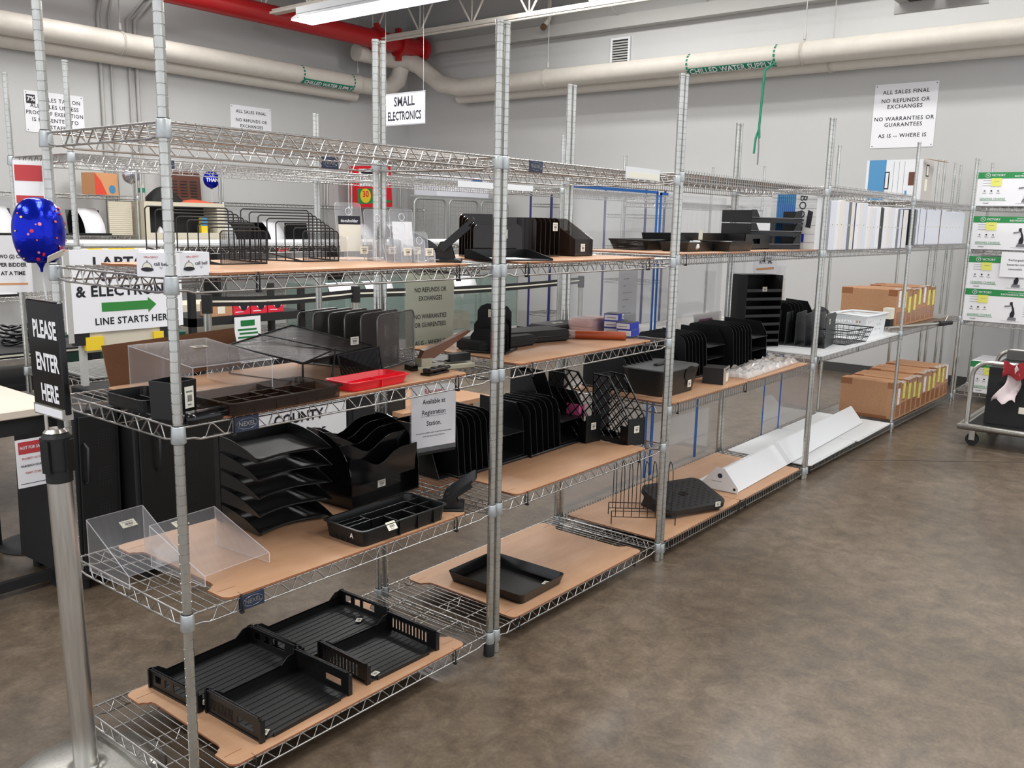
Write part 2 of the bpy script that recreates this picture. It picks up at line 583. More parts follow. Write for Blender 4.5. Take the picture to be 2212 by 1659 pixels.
def joist(x, label):
    t = thing('bar_joist', label, 'roof joist', (x, 0, 0), group=None)
    b = MB()
    b.box(-.05, -.008, -6.8, 7.95, 3.94, 3.965, PIPE); b.box(.008, .05, -6.8, 7.95, 3.94, 3.965, PIPE)
    b.box(-.014, -.008, -6.8, 7.95, 3.965, 4.0, PIPE); b.box(.008, .014, -6.8, 7.95, 3.965, 4.0, PIPE)
    b.build('bottom_chord', t)
    b = MB(); b.box(-.05, .05, -6.8, 7.95, 4.63, 4.67, PIPE); b.build('top_chord', t)
    b = MB()
    y = -6.8
    while y < 7.6:
        b.tube([(0, y, 3.96), (0, y + .45, 4.64)], .014, PIPE, 6)
        b.tube([(0, y + .45, 4.64), (0, y + .9, 3.96)], .014, PIPE, 6)
        b.tube([(0, y + .9, 3.96), (0, y + .9, 4.64)], .009, PIPE, 6)
        y += .9
    b.build('web', t)
joist(7.6, 'white steel bar joist under the roof nearest the right wall')
joist(5.8, 'white steel bar joist crossing above the hanging lamp\'s far end')
joist(4.0, 'white steel bar joist left of the hanging fluorescent lamp')

def tube_thing(name, label, cat, pts, r, mt, n=8):
    b = MB(); b.tube(pts, r, mt, n)
    return tag(b.build(name), label, cat)
tube_thing('electrical_conduit', 'thin white conduit running below the first joist near the right wall', 'conduit', [(7.5, -3, 3.9), (7.5, 7.9, 3.9)], .014, PIPE)
tube_thing('electrical_conduit', 'grey conduit crossing under the roof deck toward the right wall', 'conduit', [(4.0, 3.2, 4.5), (7.9, 3.2, 4.5), (8.3, 3.1, 4.2), (8.7, 3.1, 4.05)], .014, PAINTG)
tube_thing('electrical_conduit', 'second grey conduit crossing under the roof deck, farther to the left', 'conduit', [(4.0, 4.4, 4.5), (8.0, 4.4, 4.5), (8.4, 4.3, 4.15), (8.7, 4.3, 4.05)], .014, PAINTG)
for i, x in enumerate((4.0, 4.12, 4.33, 4.42)):
    tube_thing('wall_conduit', ['leftmost vertical conduit on the back wall beside the tax sign', 'second vertical conduit on the back wall, right of the leftmost one', 'third vertical conduit on the back wall from the left', 'rightmost of the four vertical conduits on the back wall'][i], 'conduit',
               [(x, 8.07, 0.0), (x, 8.07, 3.7), (x + (.05 if i < 2 else .2), 8.05, 3.95), (x + (.2 if i < 2 else .45), 8.02, 4.1)], .02 if i % 3 == 0 else .012, PAINTG)

# chilled water pipes
def pipe_wrap_text(b, x, y, z, r, axis, s, size, sgn):
    """letters bent round the underside/front of a pipe, along its axis"""
    vs, fs = text_geo(s, 0.02, 1.0)
    out = []
    for v in vs:
        a = math.radians(-52) + (v.y * size) / r
        if axis == 'x':
            out.append((x + v.x * size, y - (r + .011) * math.cos(a), z + (r + .011) * math.sin(a)))
        else:
            out.append((x - (r + .011) * math.cos(a), y - v.x * size, z + (r + .011) * math.sin(a)))
    b.add(out, fs, WHITE)
def band(b, x0, x1, c1, c2, r, axis, a0, a1, mt):
    n = 8
    vs, fs = [], []
    for u in (x0, x1):
        for k in range(n + 1):
            a = math.radians(a0 + (a1 - a0) * k / n)
            if axis == 'x':
                vs.append((u, c1 - (r + .0025) * math.cos(a), c2 + (r + .0025) * math.sin(a)))
            else:
                vs.append((c1 - (r + .0025) * math.cos(a), u, c2 + (r + .0025) * math.sin(a)))
    for k in range(n):
        fs.append((k, k + 1, n + 2 + k, n + 1 + k))
    b.add(vs, fs, mt)
def hanger(t, x, y, z, r, axis, zt=4.65):
    b = MB()
    P = []
    for k in range(17):
        a = 2 * PI * k / 16
        q = (r + .006)
        if axis == 'x':
            P.append((x, y + q * math.cos(a), z + q * math.sin(a)))
        else:
            P.append((x + q * math.cos(a), y, z + q * math.sin(a)))
    for off in (-.012, 0, .012):
        b.tube([(p[0] + (off if axis == 'x' else 0), p[1] + (off if axis != 'x' else 0), p[2]) for p in P[:-1]], .005, PIPE, 5, closed=True)
    b.tube([(x, y, z + r), (x, y, z + r + .1), (x, y, zt)], .006, PAINTG, 6)
    b.cyl((x, y, z + r + .02), (x, y, z + r + .09), .018, PAINTG, 8)
    b.build('pipe_hanger', t)

R1 = .115
t = thing('chilled_water_pipe', 'thick white insulated pipe along the right wall with green printed tape', 'pipe', (0, 0, 0))
b = MB(); b.tube([(8.4, -7, 3.37), (8.4, 6.7, 3.37), (8.38, 7.05, 3.44), (8.33, 7.45, 3.72), (8.3, 7.6, 3.79), (7.9, 7.72, 3.79), (7.4, 7.72, 3.79)], R1, PIPE, 20)
b.build('pipe', t)
b = MB()
for y in (3.16, 2.13):
    for k in range(7):
        band(b, y - .012, y + .012, 8.4, 3.37, R1, 'y', -80 + k * 22, -66 + k * 22, TGREEN)
band(b, 2.14, 3.15, 8.4, 3.37, R1, 'y', -75, -32, TGREEN)
pipe_wrap_text(b, 8.4, 2.64, 3.37, R1, 'y', 'CHILLED WATER SUPPLY', .088, -1)
b.build('printed_tape', t)
hanger(t, 8.4, 1.85, 3.37, R1, 'y'); hanger(t, 8.4, 5.2, 3.37, R1, 'y')
t = thing('chilled_water_pipe', 'second white pipe on the right wall, behind and below the taped one', 'pipe', (0, 0, 0))
b = MB(); b.tube([(8.6, -7, 3.28), (8.6, 6.9, 3.28)], .09, PIPE, 16); b.build('pipe', t)
hanger(t, 8.6, 1.62, 3.28, .09, 'y')
t = thing('chilled_water_pipe', 'thick white insulated pipe along the back wall with green printed tape', 'pipe', (0, 0, 0))
b = MB(); b.tube([(-5.5, 7.8, 3.39), (7.75, 7.8, 3.39), (8.05, 7.78, 3.4), (8.18, 7.72, 3.52), (8.2, 7.66, 3.7)], R1, PIPE, 20)
b.build('pipe', t)
b = MB()
for x in (6.5, 7.35):
    for k in range(7):
        band(b, x - .012, x + .012, 7.8, 3.39, R1, 'x', -80 + k * 22, -66 + k * 22, TGREEN)
band(b, 6.5, 7.34, 7.8, 3.39, R1, 'x', -78, -30, TGREEN)
pipe_wrap_text(b, 6.92, 7.8, 3.39, R1, 'x', 'CHILLED WATER SUPPLY', .072, 1)
b.build('printed_tape', t)
hanger(t, 4.1, 7.8, 3.39, R1, 'x'); hanger(t, 7.5, 7.8, 3.39, R1, 'x')
t = thing('chilled_water_pipe', 'white pipe behind the taped pipe along the back wall', 'pipe', (0, 0, 0))
b = MB(); b.tube([(-5.5, 7.98, 3.27), (7.6, 7.98, 3.27)], .09, PIPE, 16); b.build('pipe', t)
# red sprinkler main
t = thing('sprinkler_main', 'large red painted fire main ending in flanges near the corner', 'pipe', (0, 0, 0))
b = MB(); b.cyl((-3, 7.5, 3.96), (8.45, 7.5, 3.96), .12, REDP, 20); b.build('pipe', t)
for x in (7.55, 7.95, 8.4):
    b = MB(); b.cyl((x, 7.5, 3.96), (x + .07, 7.5, 3.96), .165, REDP, 16)
    b.box(x + .01, x + .06, 7.46, 7.54, 4.1, 4.17, REDP); b.box(x + .01, x + .06, 7.46, 7.54, 3.74, 3.82, REDP)
    b.build('flange', t)
t = thing('sprinkler_branch_pipe', 'thin red sprinkler branch pipe above the first joists', 'pipe', (0, 0, 0))
b = MB(); b.cyl((2.0, 5.0, 4.3), (7.6, 5.0, 4.3), .035, REDP, 12); b.cyl((7.55, 5.0, 4.3), (7.68, 5.0, 4.3), .05, REDP, 12); b.build('pipe', t)
b = MB(); b.cyl((6.3, 5.0, 4.3), (6.3, 5.0, 4.42), .016, REDP, 8); b.cyl((6.3, 5.0, 4.42), (6.3, 5.0, 4.43), .03, REDP, 8); b.build('sprinkler_head', t)
t = thing('drain_pipe_stub', 'small white pipe with an open bronze end beneath the roof at the corner', 'pipe', (0, 0, 0))
b = MB(); b.tube([(8.6, 5.35, 4.6), (8.6, 5.35, 4.15), (8.5, 5.35, 4.05)], .03, PIPE, 10); b.build('pipe', t)
b = MB(); b.cyl((8.47, 5.35, 4.02), (8.5, 5.35, 4.05), .04, mat('bronze', (120, 96, 70), .5, .5), 10); b.build('collar', t)
# loose end of printed tape hanging from the pipe
b = MB(); P = [(8.28, 2.1, 3.28), (8.2, 2.18, 3.2), (8.2, 2.19, 2.9), (8.2, 2.2, 2.62), (8.2, 2.19, 2.5)]
b.tube(P, .014, TGREEN, 4); b.tube([(8.2, 2.2, 2.6), (8.2, 2.23, 2.5), (8.2, 2.24, 2.34)], .012, TGREEN, 4); b.tube([(8.2, 2.2, 2.6), (8.2, 2.19, 2.4), (8.2, 2.19, 2.22)], .008, GREYINK, 4)
tag(b.build('loose_tape'), 'strip of green printed tape dangling from the pipe on the right wall', 'tape')

# hanging fluorescent lamps
def fixture(fx, fy, fl, label):
    t = thing('fluorescent_lamp', label, 'lamp', (fx, fy, 3.42))
    h = fl / 2
    b = MB()
    b.prism([(-.06, .05), (.06, .05), (.13, 0), (.126, 0), (.055, .044), (-.055, .044), (-.126, 0), (-.13, 0)], -h, h, WHITEP, Matrix.Rotation(PI / 2, 4, 'X'))
    b.box(-.07, .07, -h, h, .05, .11, WHITEP)
    b.build('reflector', t)
    for x in (-.045, .045):
        for (y0, y1) in ((-h + .03, -.02), (.02, h - .03)):
            b = MB(); b.cyl((x, y0, .008), (x, y1, .008), .016, TUBE, 10); b.build('tube', t)
    for (y0, y1) in ((-h, -.005), (.005, h)):
        b = MB(); b.box(-.125, .125, y0, y1, -.02, -.006, LENS); b.build('lens', t)
    for y in (-h + .3, h - .3):
        b = MB(); b.tube([(0, y, .09), (0, y, 1.2)], .004, PAINTG, 5); b.build('chain', t)
for i, (fx, fy, fz, fl, en, vis) in enumerate(LAMP_AND_UNSEEN_LIGHTS):
    if vis:
        fixture(fx, fy, fl, 'hanging fluorescent lamp glowing above the far row of shelves')
t = thing('box_fixture', 'pair of pale steel channels below the roof at the upper right', 'duct', (0, 0, 0))
for y in (-.06, .31):
    b = MB(); b.box(5.2, 7.35, y, y + .3, 3.5, 3.66, PAINTG)
    b.box(5.3, 7.3, y + .1, y + .2, 3.494, 3.5, BLACKM)
    b.build('channel', t)
b = MB(); b.box(7.35, 7.39, -.1, .65, 3.42, 4.2, PAINTG); b.build('end_plate', t)
b = MB(); b.tube([(5.6, .28, 3.66), (5.6, .28, 4.65)], .008, PAINTG, 6); b.tube([(7.0, .28, 3.66), (7.0, .28, 4.65)], .008, PAINTG, 6); b.build('rod', t)

# wall things
def wall_sign(label, M, w, h, lines, name='wall_sign', mt=WHITE, ink=INK, bold=0.012):
    """lines: (text, size, x, y)"""
    t = thing(name, label, 'sign')
    t.matrix_world = M
    b = MB(); b.box(-w / 2, w / 2, -h / 2, h / 2, -.004, 0, mt); b.build('panel', t)
    b = MB()
    for (s, sz, x, y, *sx) in lines:
        b.text(s, sz, ink, TR(x, y, .0015), bold, sx[0] if sx else 1.0, 1.12)
    b.build('lettering', t)
    for x in (-w / 2 + .02, w / 2 - .02):
        for y in (-h / 2 + .02, h / 2 - .02):
            b = MB(); b.cyl((x, y, 0), (x, y, .003), .006, GREYINK, 8); b.build('screw', t)
    return t
wall_sign('large white all sales final sign ending as is where is, on the right wall', Matrix.Translation((8.744, .88, 2.72)) @ LEFTF, .62, .64,
          [('ALL SALES FINAL', .055, 0, .235), ('NO REFUNDS OR', .055, 0, .15), ('EXCHANGES', .055, 0, .09), ('NO WARRANTIES OR', .055, 0, -.03), ('GUARANTEES', .055, 0, -.09), ('AS IS -- WHERE IS', .055, 0, -.2)])
wall_sign('small white all sales final sign on the back wall, cut off by the shelf', Matrix.Translation((5.955, 8.094, 2.63)) @ FRONT, .61, .62,
          [('ALL SALES FINAL', .055, 0, .235), ('NO REFUNDS OR', .055, 0, .13), ('EXCHANGES', .055, 0, .06), ('NO WARRANTIES OR', .055, 0, -.05), ('GUARANTEES', .055, 0, -.11), ('AS IS -- WHERE IS', .055, 0, -.22)])
t = wall_sign('white sales tax sign on the back wall behind the leftmost posts', Matrix.Translation((3.48, 8.094, 2.6)) @ FRONT, .62, .42,
          [('SALES TAX ON', .056, .07, .13), ('ALL SALES UNLESS', .056, 0, .06), ('PROOF OF EXEMPTION', .056, 0, -.01, .93), ('IS PRESENTED TO', .056, 0, -.08), ('STAFF', .056, .02, -.15)])
b = MB(); b.box(-.29, -.2, .08, .17, .001, .004, BLACKM); b.text('7%', .07, WHITE, TR(-.245, .125, .006), .02); b.build('tax_rate_patch', t)
t = thing('wall_vent', 'small louvred vent high on the right wall above the pipe', 'vent', (8.74, 4.33, 3.62))
b = MB(); b.box(-.02, 0, -.14, -.115, -.15, .22, WHITEP); b.box(-.02, 0, .115, .14, -.15, .22, WHITEP); b.box(-.02, 0, -.115, .115, .195, .22, WHITEP); b.box(-.02, 0, -.115, .115, -.15, -.125, WHITEP); b.build('frame', t)
b = MB()
for k in range(10):
    b.box(-.012, 0, -.115, .115, -.12 + k * .031, -.104 + k * .031, PAINTG)
b.box(-.002, 0.0, -.115, .115, -.12, .19, BLACKM)
b.build('louvre', t)
t = thing('hanging_sign', 'white sign reading small electronics hanging from the roof', 'sign', (5.0, 4.34, 0), rz=math.radians(-90))
b = MB(); b.box(-.26, .28, -.004, 0, 2.45, 2.73, WHITEP); b.box(-.265, .285, -.006, .002, 2.44, 2.452, GREYINK); b.box(-.265, .285, -.006, .002, 2.728, 2.738, GREYINK); b.build('panel', t)
b = MB(); b.text('SMALL', .12, INK, TR(.01, -.006, 2.655) @ FRONT, .03, .8); b.text('ELECTRONICS', .11, INK, TR(.01, -.006, 2.525) @ FRONT, .03, .64); b.build('lettering', t)
b = MB(); b.tube([(.26, -.002, 2.73), (.26, -.002, 4.65)], .002, GREYINK, 4); b.tube([(-.24, -.002, 2.73), (-.24, -.002, 4.65)], .002, GREYINK, 4); b.build('string', t)
# ---------------------------------------------------------------- wire shelving
def post_mesh(h=2.205, foot=False, ring=True):
    b = MB()
    R = .0127
    prof = [(R * .8, 0), (R * 1.05, .002), (R * 1.05, .03), (R, .03)]
    if ring:
        k = 2
        while .0254 * k < h - .02:
            z = .0254 * k
            prof += [(R, z - .0016), (R * .84, z - .0009), (R * .84, z + .0009), (R, z + .0016)]
            k += 1
    prof += [(R, h - .012), (R * 1.08, h - .01), (R * 1.08, h - .001), (R * .6, h)]
    b.lathe(prof, ZINC, 12, smooth=False)
    return b
def zig(b, p0, p1, z0, z1, r, mt, pitch=.0635, n=5):
    p0, p1 = Vector(p0), Vector(p1)
    L = (p1 - p0).length
    k = max(2, int(round(L / pitch)))
    d = (p1 - p0) / k
    P = []
    for i in range(k):
        a = p0 + d * i
        P += [a + d * .05 + Vector((0, 0, z0)), a + d * .2 + Vector((0, 0, z0)), a + d * .42 + Vector((0, 0, z1)), a + d * .57 + Vector((0, 0, z1))]
    b.tube([tuple(p) for p in P], r, mt, n)
def shelf_parts(L, D, style='zig', full=True, mt=None):
    mt = mt or CHROME
    b = MB()
    r = .0032
    o = .0
    for y in (-o, D + o):
        b.tube([(.014, y, .016), (L - .014, y, .016)], r, mt, 6)
        b.tube([(.014, y, -.013), (.04, y, -.014), (.06, y, -.02), (L - .06, y, -.02), (L - .04, y, -.014), (L - .014, y, -.013)], r, mt, 6)
        if style == 'zig':
            zig(b, (.06, y, 0), (L - .06, y, 0), -.018, .013, .0019, mt)
        else:
            x = .04
            while x < L - .03:
                b.tube([(x, y - .003, -.026), (x, y - .003, .029)], .0022, mt, 4)
                x += .0254
    for x in (-o, L + o):
        b.tube([(x, .014, .016), (x, D - .014, .016)], r, mt, 6)
        b.tube([(x, .014, -.013), (x, .06, -.02), (x, D - .06, -.02), (x, D - .014, -.013)], r, mt, 6)
        if full:
            zig(b, (x, .05, 0), (x, D - .05, 0), -.018, .013, .0019, mt)
    x = .03
    while x < L - .02:
        b.tube([(x, -.004, .0185), (x, D + .004, .0185)], .0017, mt, 4)
        x += .0254 if full else .0508
    for y in (D * .26, D * .74):
        b.tube([(.0, y, .0145), (L, y, .0145)], .0024, mt, 5)
    b.tube([(0, D * .5, .0145), (L, D * .5, .0145)], .0024, mt, 5)
    b.tube([(0, D * .5, -.018), (L, D * .5, -.018)], .0024, mt, 5)
    if full:
        zig(b, (.04, D * .5, 0), (L - .04, D * .5, 0), -.018, .013, .0019, mt)
    return b
_c = MB()
_c.lathe([(.0175, -.0215), (.0185, -.019), (.0165, .0195), (.0155, .0215), (.0128, .0215)], COLLAR, 14)
_c.lathe([(.0128, .0195), (.0146, .0195), (.0146, .024), (.0128, .024)], BLACKM, 12)
_co = _c.build('collar')
COLM = _co.data
bpy.data.objects.remove(_co)
def collars(sh, L, D, which=(1, 1, 1, 1)):
    for k, (x, y) in enumerate(((0, 0), (L, 0), (0, D), (L, D))):
        if which[k]:
            o = bpy.data.objects.new('collar', COLM); C.objects.link(o); o.parent = sh; o.location = (x, y, 0)
def name_plate(sh, x, y, z=-.002):
    b = MB(TR(x, y, z))
    b.bev(-.037, .037, -.006, -.001, -.02, .02, NAVY, .001)
    E = [(math.cos(2 * PI * k / 24) * .031, -.0064, math.sin(2 * PI * k / 24) * .014) for k in range(24)]
    b.tube(E, .0006, CHROME, 4, closed=True)
    b.text('NEXEL', .017, CHROME, TR(0, -.0068, 0) @ FRONT, .01)
    b.build('name_plate', sh)
POST = post_mesh().build('post')
POSTM = POST.data
bpy.data.objects.remove(POST)
BOOT = MB().lathe([(.02, 0), (.0195, .045), (.0165, .05), (.013, .05)], BLACKM, 14)
def post(parent, x, y, boot=False):
    p = bpy.data.objects.new('post', POSTM)
    C.objects.link(p)
    p.parent = parent
    p.location = (x, y, 0)
    if boot:
        BOOT.build('rubber_boot', p)
    return p
_sh = {}
def wire_unit(label, x, y, L, D, levels, rz=0.0, styles=None, posts=(1, 1, 1, 1), plates=(), boot=(), full=True, group=None, name='wire_shelving_unit'):
    t = thing(name, label, 'shelving', (x, y, 0), rz, group)
    for i, (px, py) in enumerate(((0, 0), (L, 0), (0, D), (L, D))):
        if posts[i]:
            post(t, px, py, i in boot)
    for k, z in enumerate(levels):
        st = (styles[k] if styles else 'zig')
        key = (round(L, 3), round(D, 3), st, full)
        if key not in _sh:
            o1 = shelf_parts(L, D, st, full).build('wire_shelf', t, (0, 0, z))
            _sh[key] = o1.data
        else:
            o1 = bpy.data.objects.new('wire_shelf', _sh[key]); C.objects.link(o1); o1.parent = t; o1.location = (0, 0, z)
        if full or k == 0:
            collars(o1, L, D)
        for (pk, px, py) in plates:
            if pk == k:
                name_plate(o1, px, py)
    return t
D = .588
LT = [1.757, 1.400, 1.039, .553, .069]
wire_unit('tall chrome wire shelving unit nearest the camera, five shelves', 0, 0, 1.19, D, LT, plates=((2, .19, 0), (3, .19, 0), (0, .97, D)), boot=(1,))
wire_unit('tall chrome wire shelving unit second from the camera, next to the nearest one', 1.226, 0, 1.19, D, LT, plates=((0, .17, 0),))
wire_unit('long wire shelving unit third from the camera, with combed shelf edges', 2.452, 0, 1.80, D, [1.774, 1.411, .722, .0555], styles=['bar'] * 4)
wire_unit('long wire shelving unit fourth from the camera, holding white binders and baskets', 4.288, 0, 1.737, D, [1.792, 1.411, .758, .054], rz=-.0148, styles=['bar'] * 4)
wire_unit('long wire shelving unit at the far end holding cardboard cartons', 6.025, -.0257, 1.739, D, [1.765, 1.43, .779, .058], rz=-.0191, styles=['bar'] * 4, posts=(0, 1, 0, 1))

# ---- shelf boards
def board_outline(x0, x1, y0, y1, left=True, right=True):
    P = []
    def arc(cx, cy, r, a0, a1, n=5):
        for k in range(n + 1):
            a = math.radians(a0 + (a1 - a0) * k / n)
            P.append((cx + r * math.cos(a), cy + r * math.sin(a)))
    r = .028
    arc(x0 + r, y0 + r, r, 270, 180) if False else None
    # counter-clockwise from front-left
    arc(x0 + r, y0 + r, r, 180, 270)
    arc(x1 - r, y0 + r, r, 270, 360)
    if right:
        P.extend([(x1, y0 + .085), (x1 - .012, y0 + .09), (x1 - .02, y0 + .1), (x1 - .03, y0 + .105), (x1 - .034, y0 + .125), (x1 - .034, y1 - .125), (x1 - .03, y1 - .105), (x1 - .02, y1 - .1), (x1 - .012, y1 - .09), (x1, y1 - .085)])
    arc(x1 - r, y1 - r, r, 0, 90)
    arc(x0 + r, y1 - r, r, 90, 180)
    if left:
        P.extend([(x0, y1 - .085), (x0 + .012, y1 - .09), (x0 + .02, y1 - .1), (x0 + .03, y1 - .105), (x0 + .034, y1 - .125), (x0 + .034, y0 + .125), (x0 + .03, y0 + .105), (x0 + .02, y0 + .1), (x0 + .012, y0 + .09), (x0, y0 + .085)])
    return P
def tie(parent, x, y=0):
    b = MB(TR(x, y, 0))
    b.tube([(0, .012, .0045), (0, -.008, .004), (0, -.0095, -.012), (0, -.008, -.045), (0, .004, -.046), (0, .004, -.008)], .0021, BLACKM, 5)
    b.box(-.005, .004, -.012, -.004, -.047, -.04, BLACKM)
    b.build('cable_tie', parent)
def shelf_board(label, x0, x1, z, y0=-.004, y1=.572, ties=(), left=True, right=True, mt=None, edge=None, t=.006, rz=0):
    r = thing('shelf_board', label, 'board', (0, 0, z), rz)
    b = MB(); b.prism(board_outline(x0, x1, y0, y1, left, right), 0, t, mt or BOARD, None, edge or BOARDE)
    if mt is None:
        for (xa, s) in ((x0 + .03, 1), (x1 - .03, -1)):
            for yy in (y0 + .055, y1 - .055):
                b.box(min(xa - .02 * s, xa + .035 * s), max(xa - .02 * s, xa + .035 * s), yy - .001, yy + .001, t - .001, t + .0004, BOARDE)
    b.build('panel', r)
    for x in ties:
        tie(r, x)
    return r
dz = .0202
shelf_board('tan hardboard liner on the second shelf of the nearest unit, under the wire sorters', .11, 1.06, 1.400 + dz, ties=(.24, 1.0))
shelf_board('tan hardboard liner on the middle shelf of the nearest unit, under the red tray', .11, 1.06, 1.039 + dz, ties=(.15, 1.0))
shelf_board('tan hardboard liner on the fourth shelf of the nearest unit, under the stacked letter trays', .11, 1.06, .553 + dz, ties=(.155, 1.0))
shelf_board('tan hardboard liner on the bottom shelf of the nearest unit, under four letter trays', .11, 1.06, .069 + dz, ties=(.18, 1.0))
shelf_board('tan hardboard liner on the second shelf of the second unit, under the smoked files', 1.33, 2.27, 1.400 + dz, ties=(1.36, 2.2))
shelf_board('tan hardboard liner on the middle shelf of the second unit, under the orange tube', 1.33, 2.27, 1.039 + dz, ties=(1.4, 2.2))
shelf_board('tan hardboard liner on the fourth shelf of the second unit, under the magazine files', 1.33, 2.27, .553 + dz, ties=(1.39, 2.2))
shelf_board('tan hardboard liner on the bottom shelf of the second unit, under the single black tray', 1.33, 2.27, .069 + dz, ties=(1.36, 2.2))
v = [1.411, .722, .0555]
shelf_board('tan hardboard liner on the second shelf of the third unit, left half', 2.48, 3.33, v[0] + dz, ties=(2.53,), left=False, right=False)
shelf_board('tan hardboard liner under the three tier tray stack, third unit\'s second shelf', 3.335, 4.2, v[0] + dz, ties=(3.4,), left=False, right=False)
shelf_board('tan hardboard liner on the third unit\'s middle shelf, left half under the lidded bin', 2.48, 3.33, v[1] + dz, ties=(2.53, 3.28), left=False, right=False)
shelf_board('tan hardboard liner on the third unit\'s middle shelf, right half under the bagged sheets', 3.335, 4.2, v[1] + dz, left=False, right=False)
shelf_board('tan hardboard liner on the third unit\'s bottom shelf, left half under the footrest', 2.48, 3.33, v[2] + dz, ties=(2.53, 3.3), left=False, right=False)
shelf_board('tan hardboard liner on the third unit\'s bottom shelf, right half under the white channel', 3.335, 4.2, v[2] + dz, ties=(3.38,), left=False, right=False)
shelf_board('white board liner on the fourth unit\'s middle shelf under the baskets', 4.32, 6.0, .758 + dz, y0=-.03, y1=.5, left=False, right=False, mt=WHITEB, edge=WHITEB, ties=(4.36, 5.1))
shelf_board('white board liner on the fourth unit\'s bottom shelf, nearer half', 4.315, 5.2, .054 + dz, y0=-.02, y1=.55, left=False, right=False, mt=WHITEB, edge=WHITEB, ties=(4.35,))
shelf_board('white board liner on the fourth unit\'s bottom shelf, farther half beside the cartons', 5.205, 6.0, .054 + dz, y0=-.03, y1=.54, left=False, right=False, mt=WHITEB, edge=WHITEB)
# ---------------------------------------------------------------- desk goods builders
def fold_label(t, x, y, z, rz=0, rx=0, w=.03, h=.02, ry=0):
    price_label(t, TR(x, y, z, rx, ry, rz), w, h)
def stands(t, x, y, z, w=.03, h=.022, face='f', rz=0):
    M = TR(x, y, z) @ Matrix.Rotation(rz, 4, 'Z') @ (FRONT if face == 'f' else LEFTF)
    price_label(t, M, w, h)

def letter_tray(label, loc, rz, L=.40, W=.26, H=.062, style='win', lab=None):
    t = thing('letter_tray', label, 'tray', loc, rz, None)
    b = MB()
    b.box(-L / 2, L / 2, -W / 2, W / 2, .004, .007, RIBBED)
    for k in range(9):
        y = -W / 2 + .02 + k * (W - .04) / 8
        b.box(-L / 2 + .02, L / 2 - .02, y - .0015, y + .0015, .007, .0085, RIBBED)
    b.box(-L / 2 + .04, L / 2 - .04, -W / 2 - .004, -W / 2, 0, .012, BLACK)
    b.build('floor', t)
    b = MB(); b.box(-L / 2, L / 2, W / 2 - .003, W / 2, 0, .035, BLACK)
    b.prism([(-L / 2, .03), (L / 2, .03), (L / 2, .06), (L / 2 - .03, .058), (L / 2 - .06, .035), (-L / 2 + .06, .035), (-L / 2 + .03, .058), (-L / 2, .06)], 0, .003, BLACK, TR(0, W / 2, 0) @ Matrix.Rotation(PI / 2, 4, 'X'))
    b.build('back_wall', t)
    for sx in (-1, 1):
        M = TR(sx * (L / 2) + (.003 if sx < 0 else 0), -W / 2, 0, 0, 0, PI / 2)
        R = []
        a0, a1 = W * .2, W * .95
        if style == 'win':
            R = [(W * .25, W * .50, .022, .05), (W * .56, W * .68, .022, .048), (W * .76, W * .88, .022, .048)]
        elif style == 'slot':
            n = 11
            R = [(a0 + (a1 - a0) * i / n, a0 + (a1 - a0) * (i + .5) / n, .014, .052) for i in range(n)]
        else:
            n = 17
            R = [(W * .5 + (a1 - W * .5) * i / n, W * .5 + (a1 - W * .5) * (i + .4) / n, .016, .052) for i in range(n)] + [(W * .14, W * .42, .02, .042)]
        b = MB()
        b.holes(W, H, .003, [r for r in R], BLACK, M)
        b.box(W * .03, W, -.004, .007, H - .004, H, BLACK, M)
        b.box(0, W, -.003, .006, 0, .006, BLACK, M)
        b.box(W * .97, W, -.01, .01, 0, H, BLACK, M)
        b.box(-.004, .006, -.008, .008, 0, H * .9, BLACK, M)
        b.build('end_wall', t)
    if lab:
        fold_label(t, *lab)
    return t
Z5 = .069 + .0262 + .001
letter_tray('black letter tray with windowed ends, front left of the four, nearest the left corner post', (.385, .44, Z5), .06, .385, .25, lab=(-.16, -.11, .013, .5))
letter_tray('black letter tray with windowed ends, at the back of the bottom shelf', (.785, .445, Z5), .03, .40, .25, lab=(.13, -.05, .013, .6))
letter_tray('black letter tray with vertically slotted ends, nearer the right posts', (.80, .165, Z5), -.02, .315, .245, H=.07, style='slot', lab=(-.11, -.105, .013, .2))
letter_tray('black letter tray with finely combed ends at the front of the bottom shelf', (.39, .165, Z5), .03, .335, .26, H=.075, style='comb', lab=(-.14, -.11, .013, .6))

def organizer(name, label, loc, rz, w, d, h, mt, cells, fl=.012, lab=None, part='divider', lip=.006):
    t = thing(name, label, 'organizer', loc, rz)
    b = MB(); b.tray(w, d, h, mt, .0028, fl, .022, 4, lip=lip); b.build('tray', t)
    b = MB()
    for (x0, y0, x1, y1) in cells:
        x0, x1, y0, y1 = x0 * w, x1 * w, y0 * d, y1 * d
        b.box(x0 - .0022, x1 + .0022, y0 - .0022, y1 + .0022, .002, h - .004, mt)
    b.build(part, t)
    if lab:
        fold_label(t, *lab)
    return t
Z4 = .553 + .0262 + .001
t = organizer('drawer_organizer', 'black drawer organizer tray with many compartments in front of the wavy file sorter', (.775, .095, Z4), .0, .385, .195, .052, BLACK,
          [(-.47, .2, .47, .2), (-.47, -.08, .47, -.08), (-.22, -.08, -.22, .2), (-.08, -.47, -.08, -.08), (.13, -.47, .13, -.08), (.32, -.47, .32, .2), (-.47, .05, -.22, .05)], lab=(-.075, -.1, .046, 0, .9, .038, .028))
b = MB(); b.text('A', .022, WHITE, TR(-.19, -.045, .03) @ LEFTF, .02); b.build('price_sticker', t)
Z3 = 1.039 + .0262 + .001
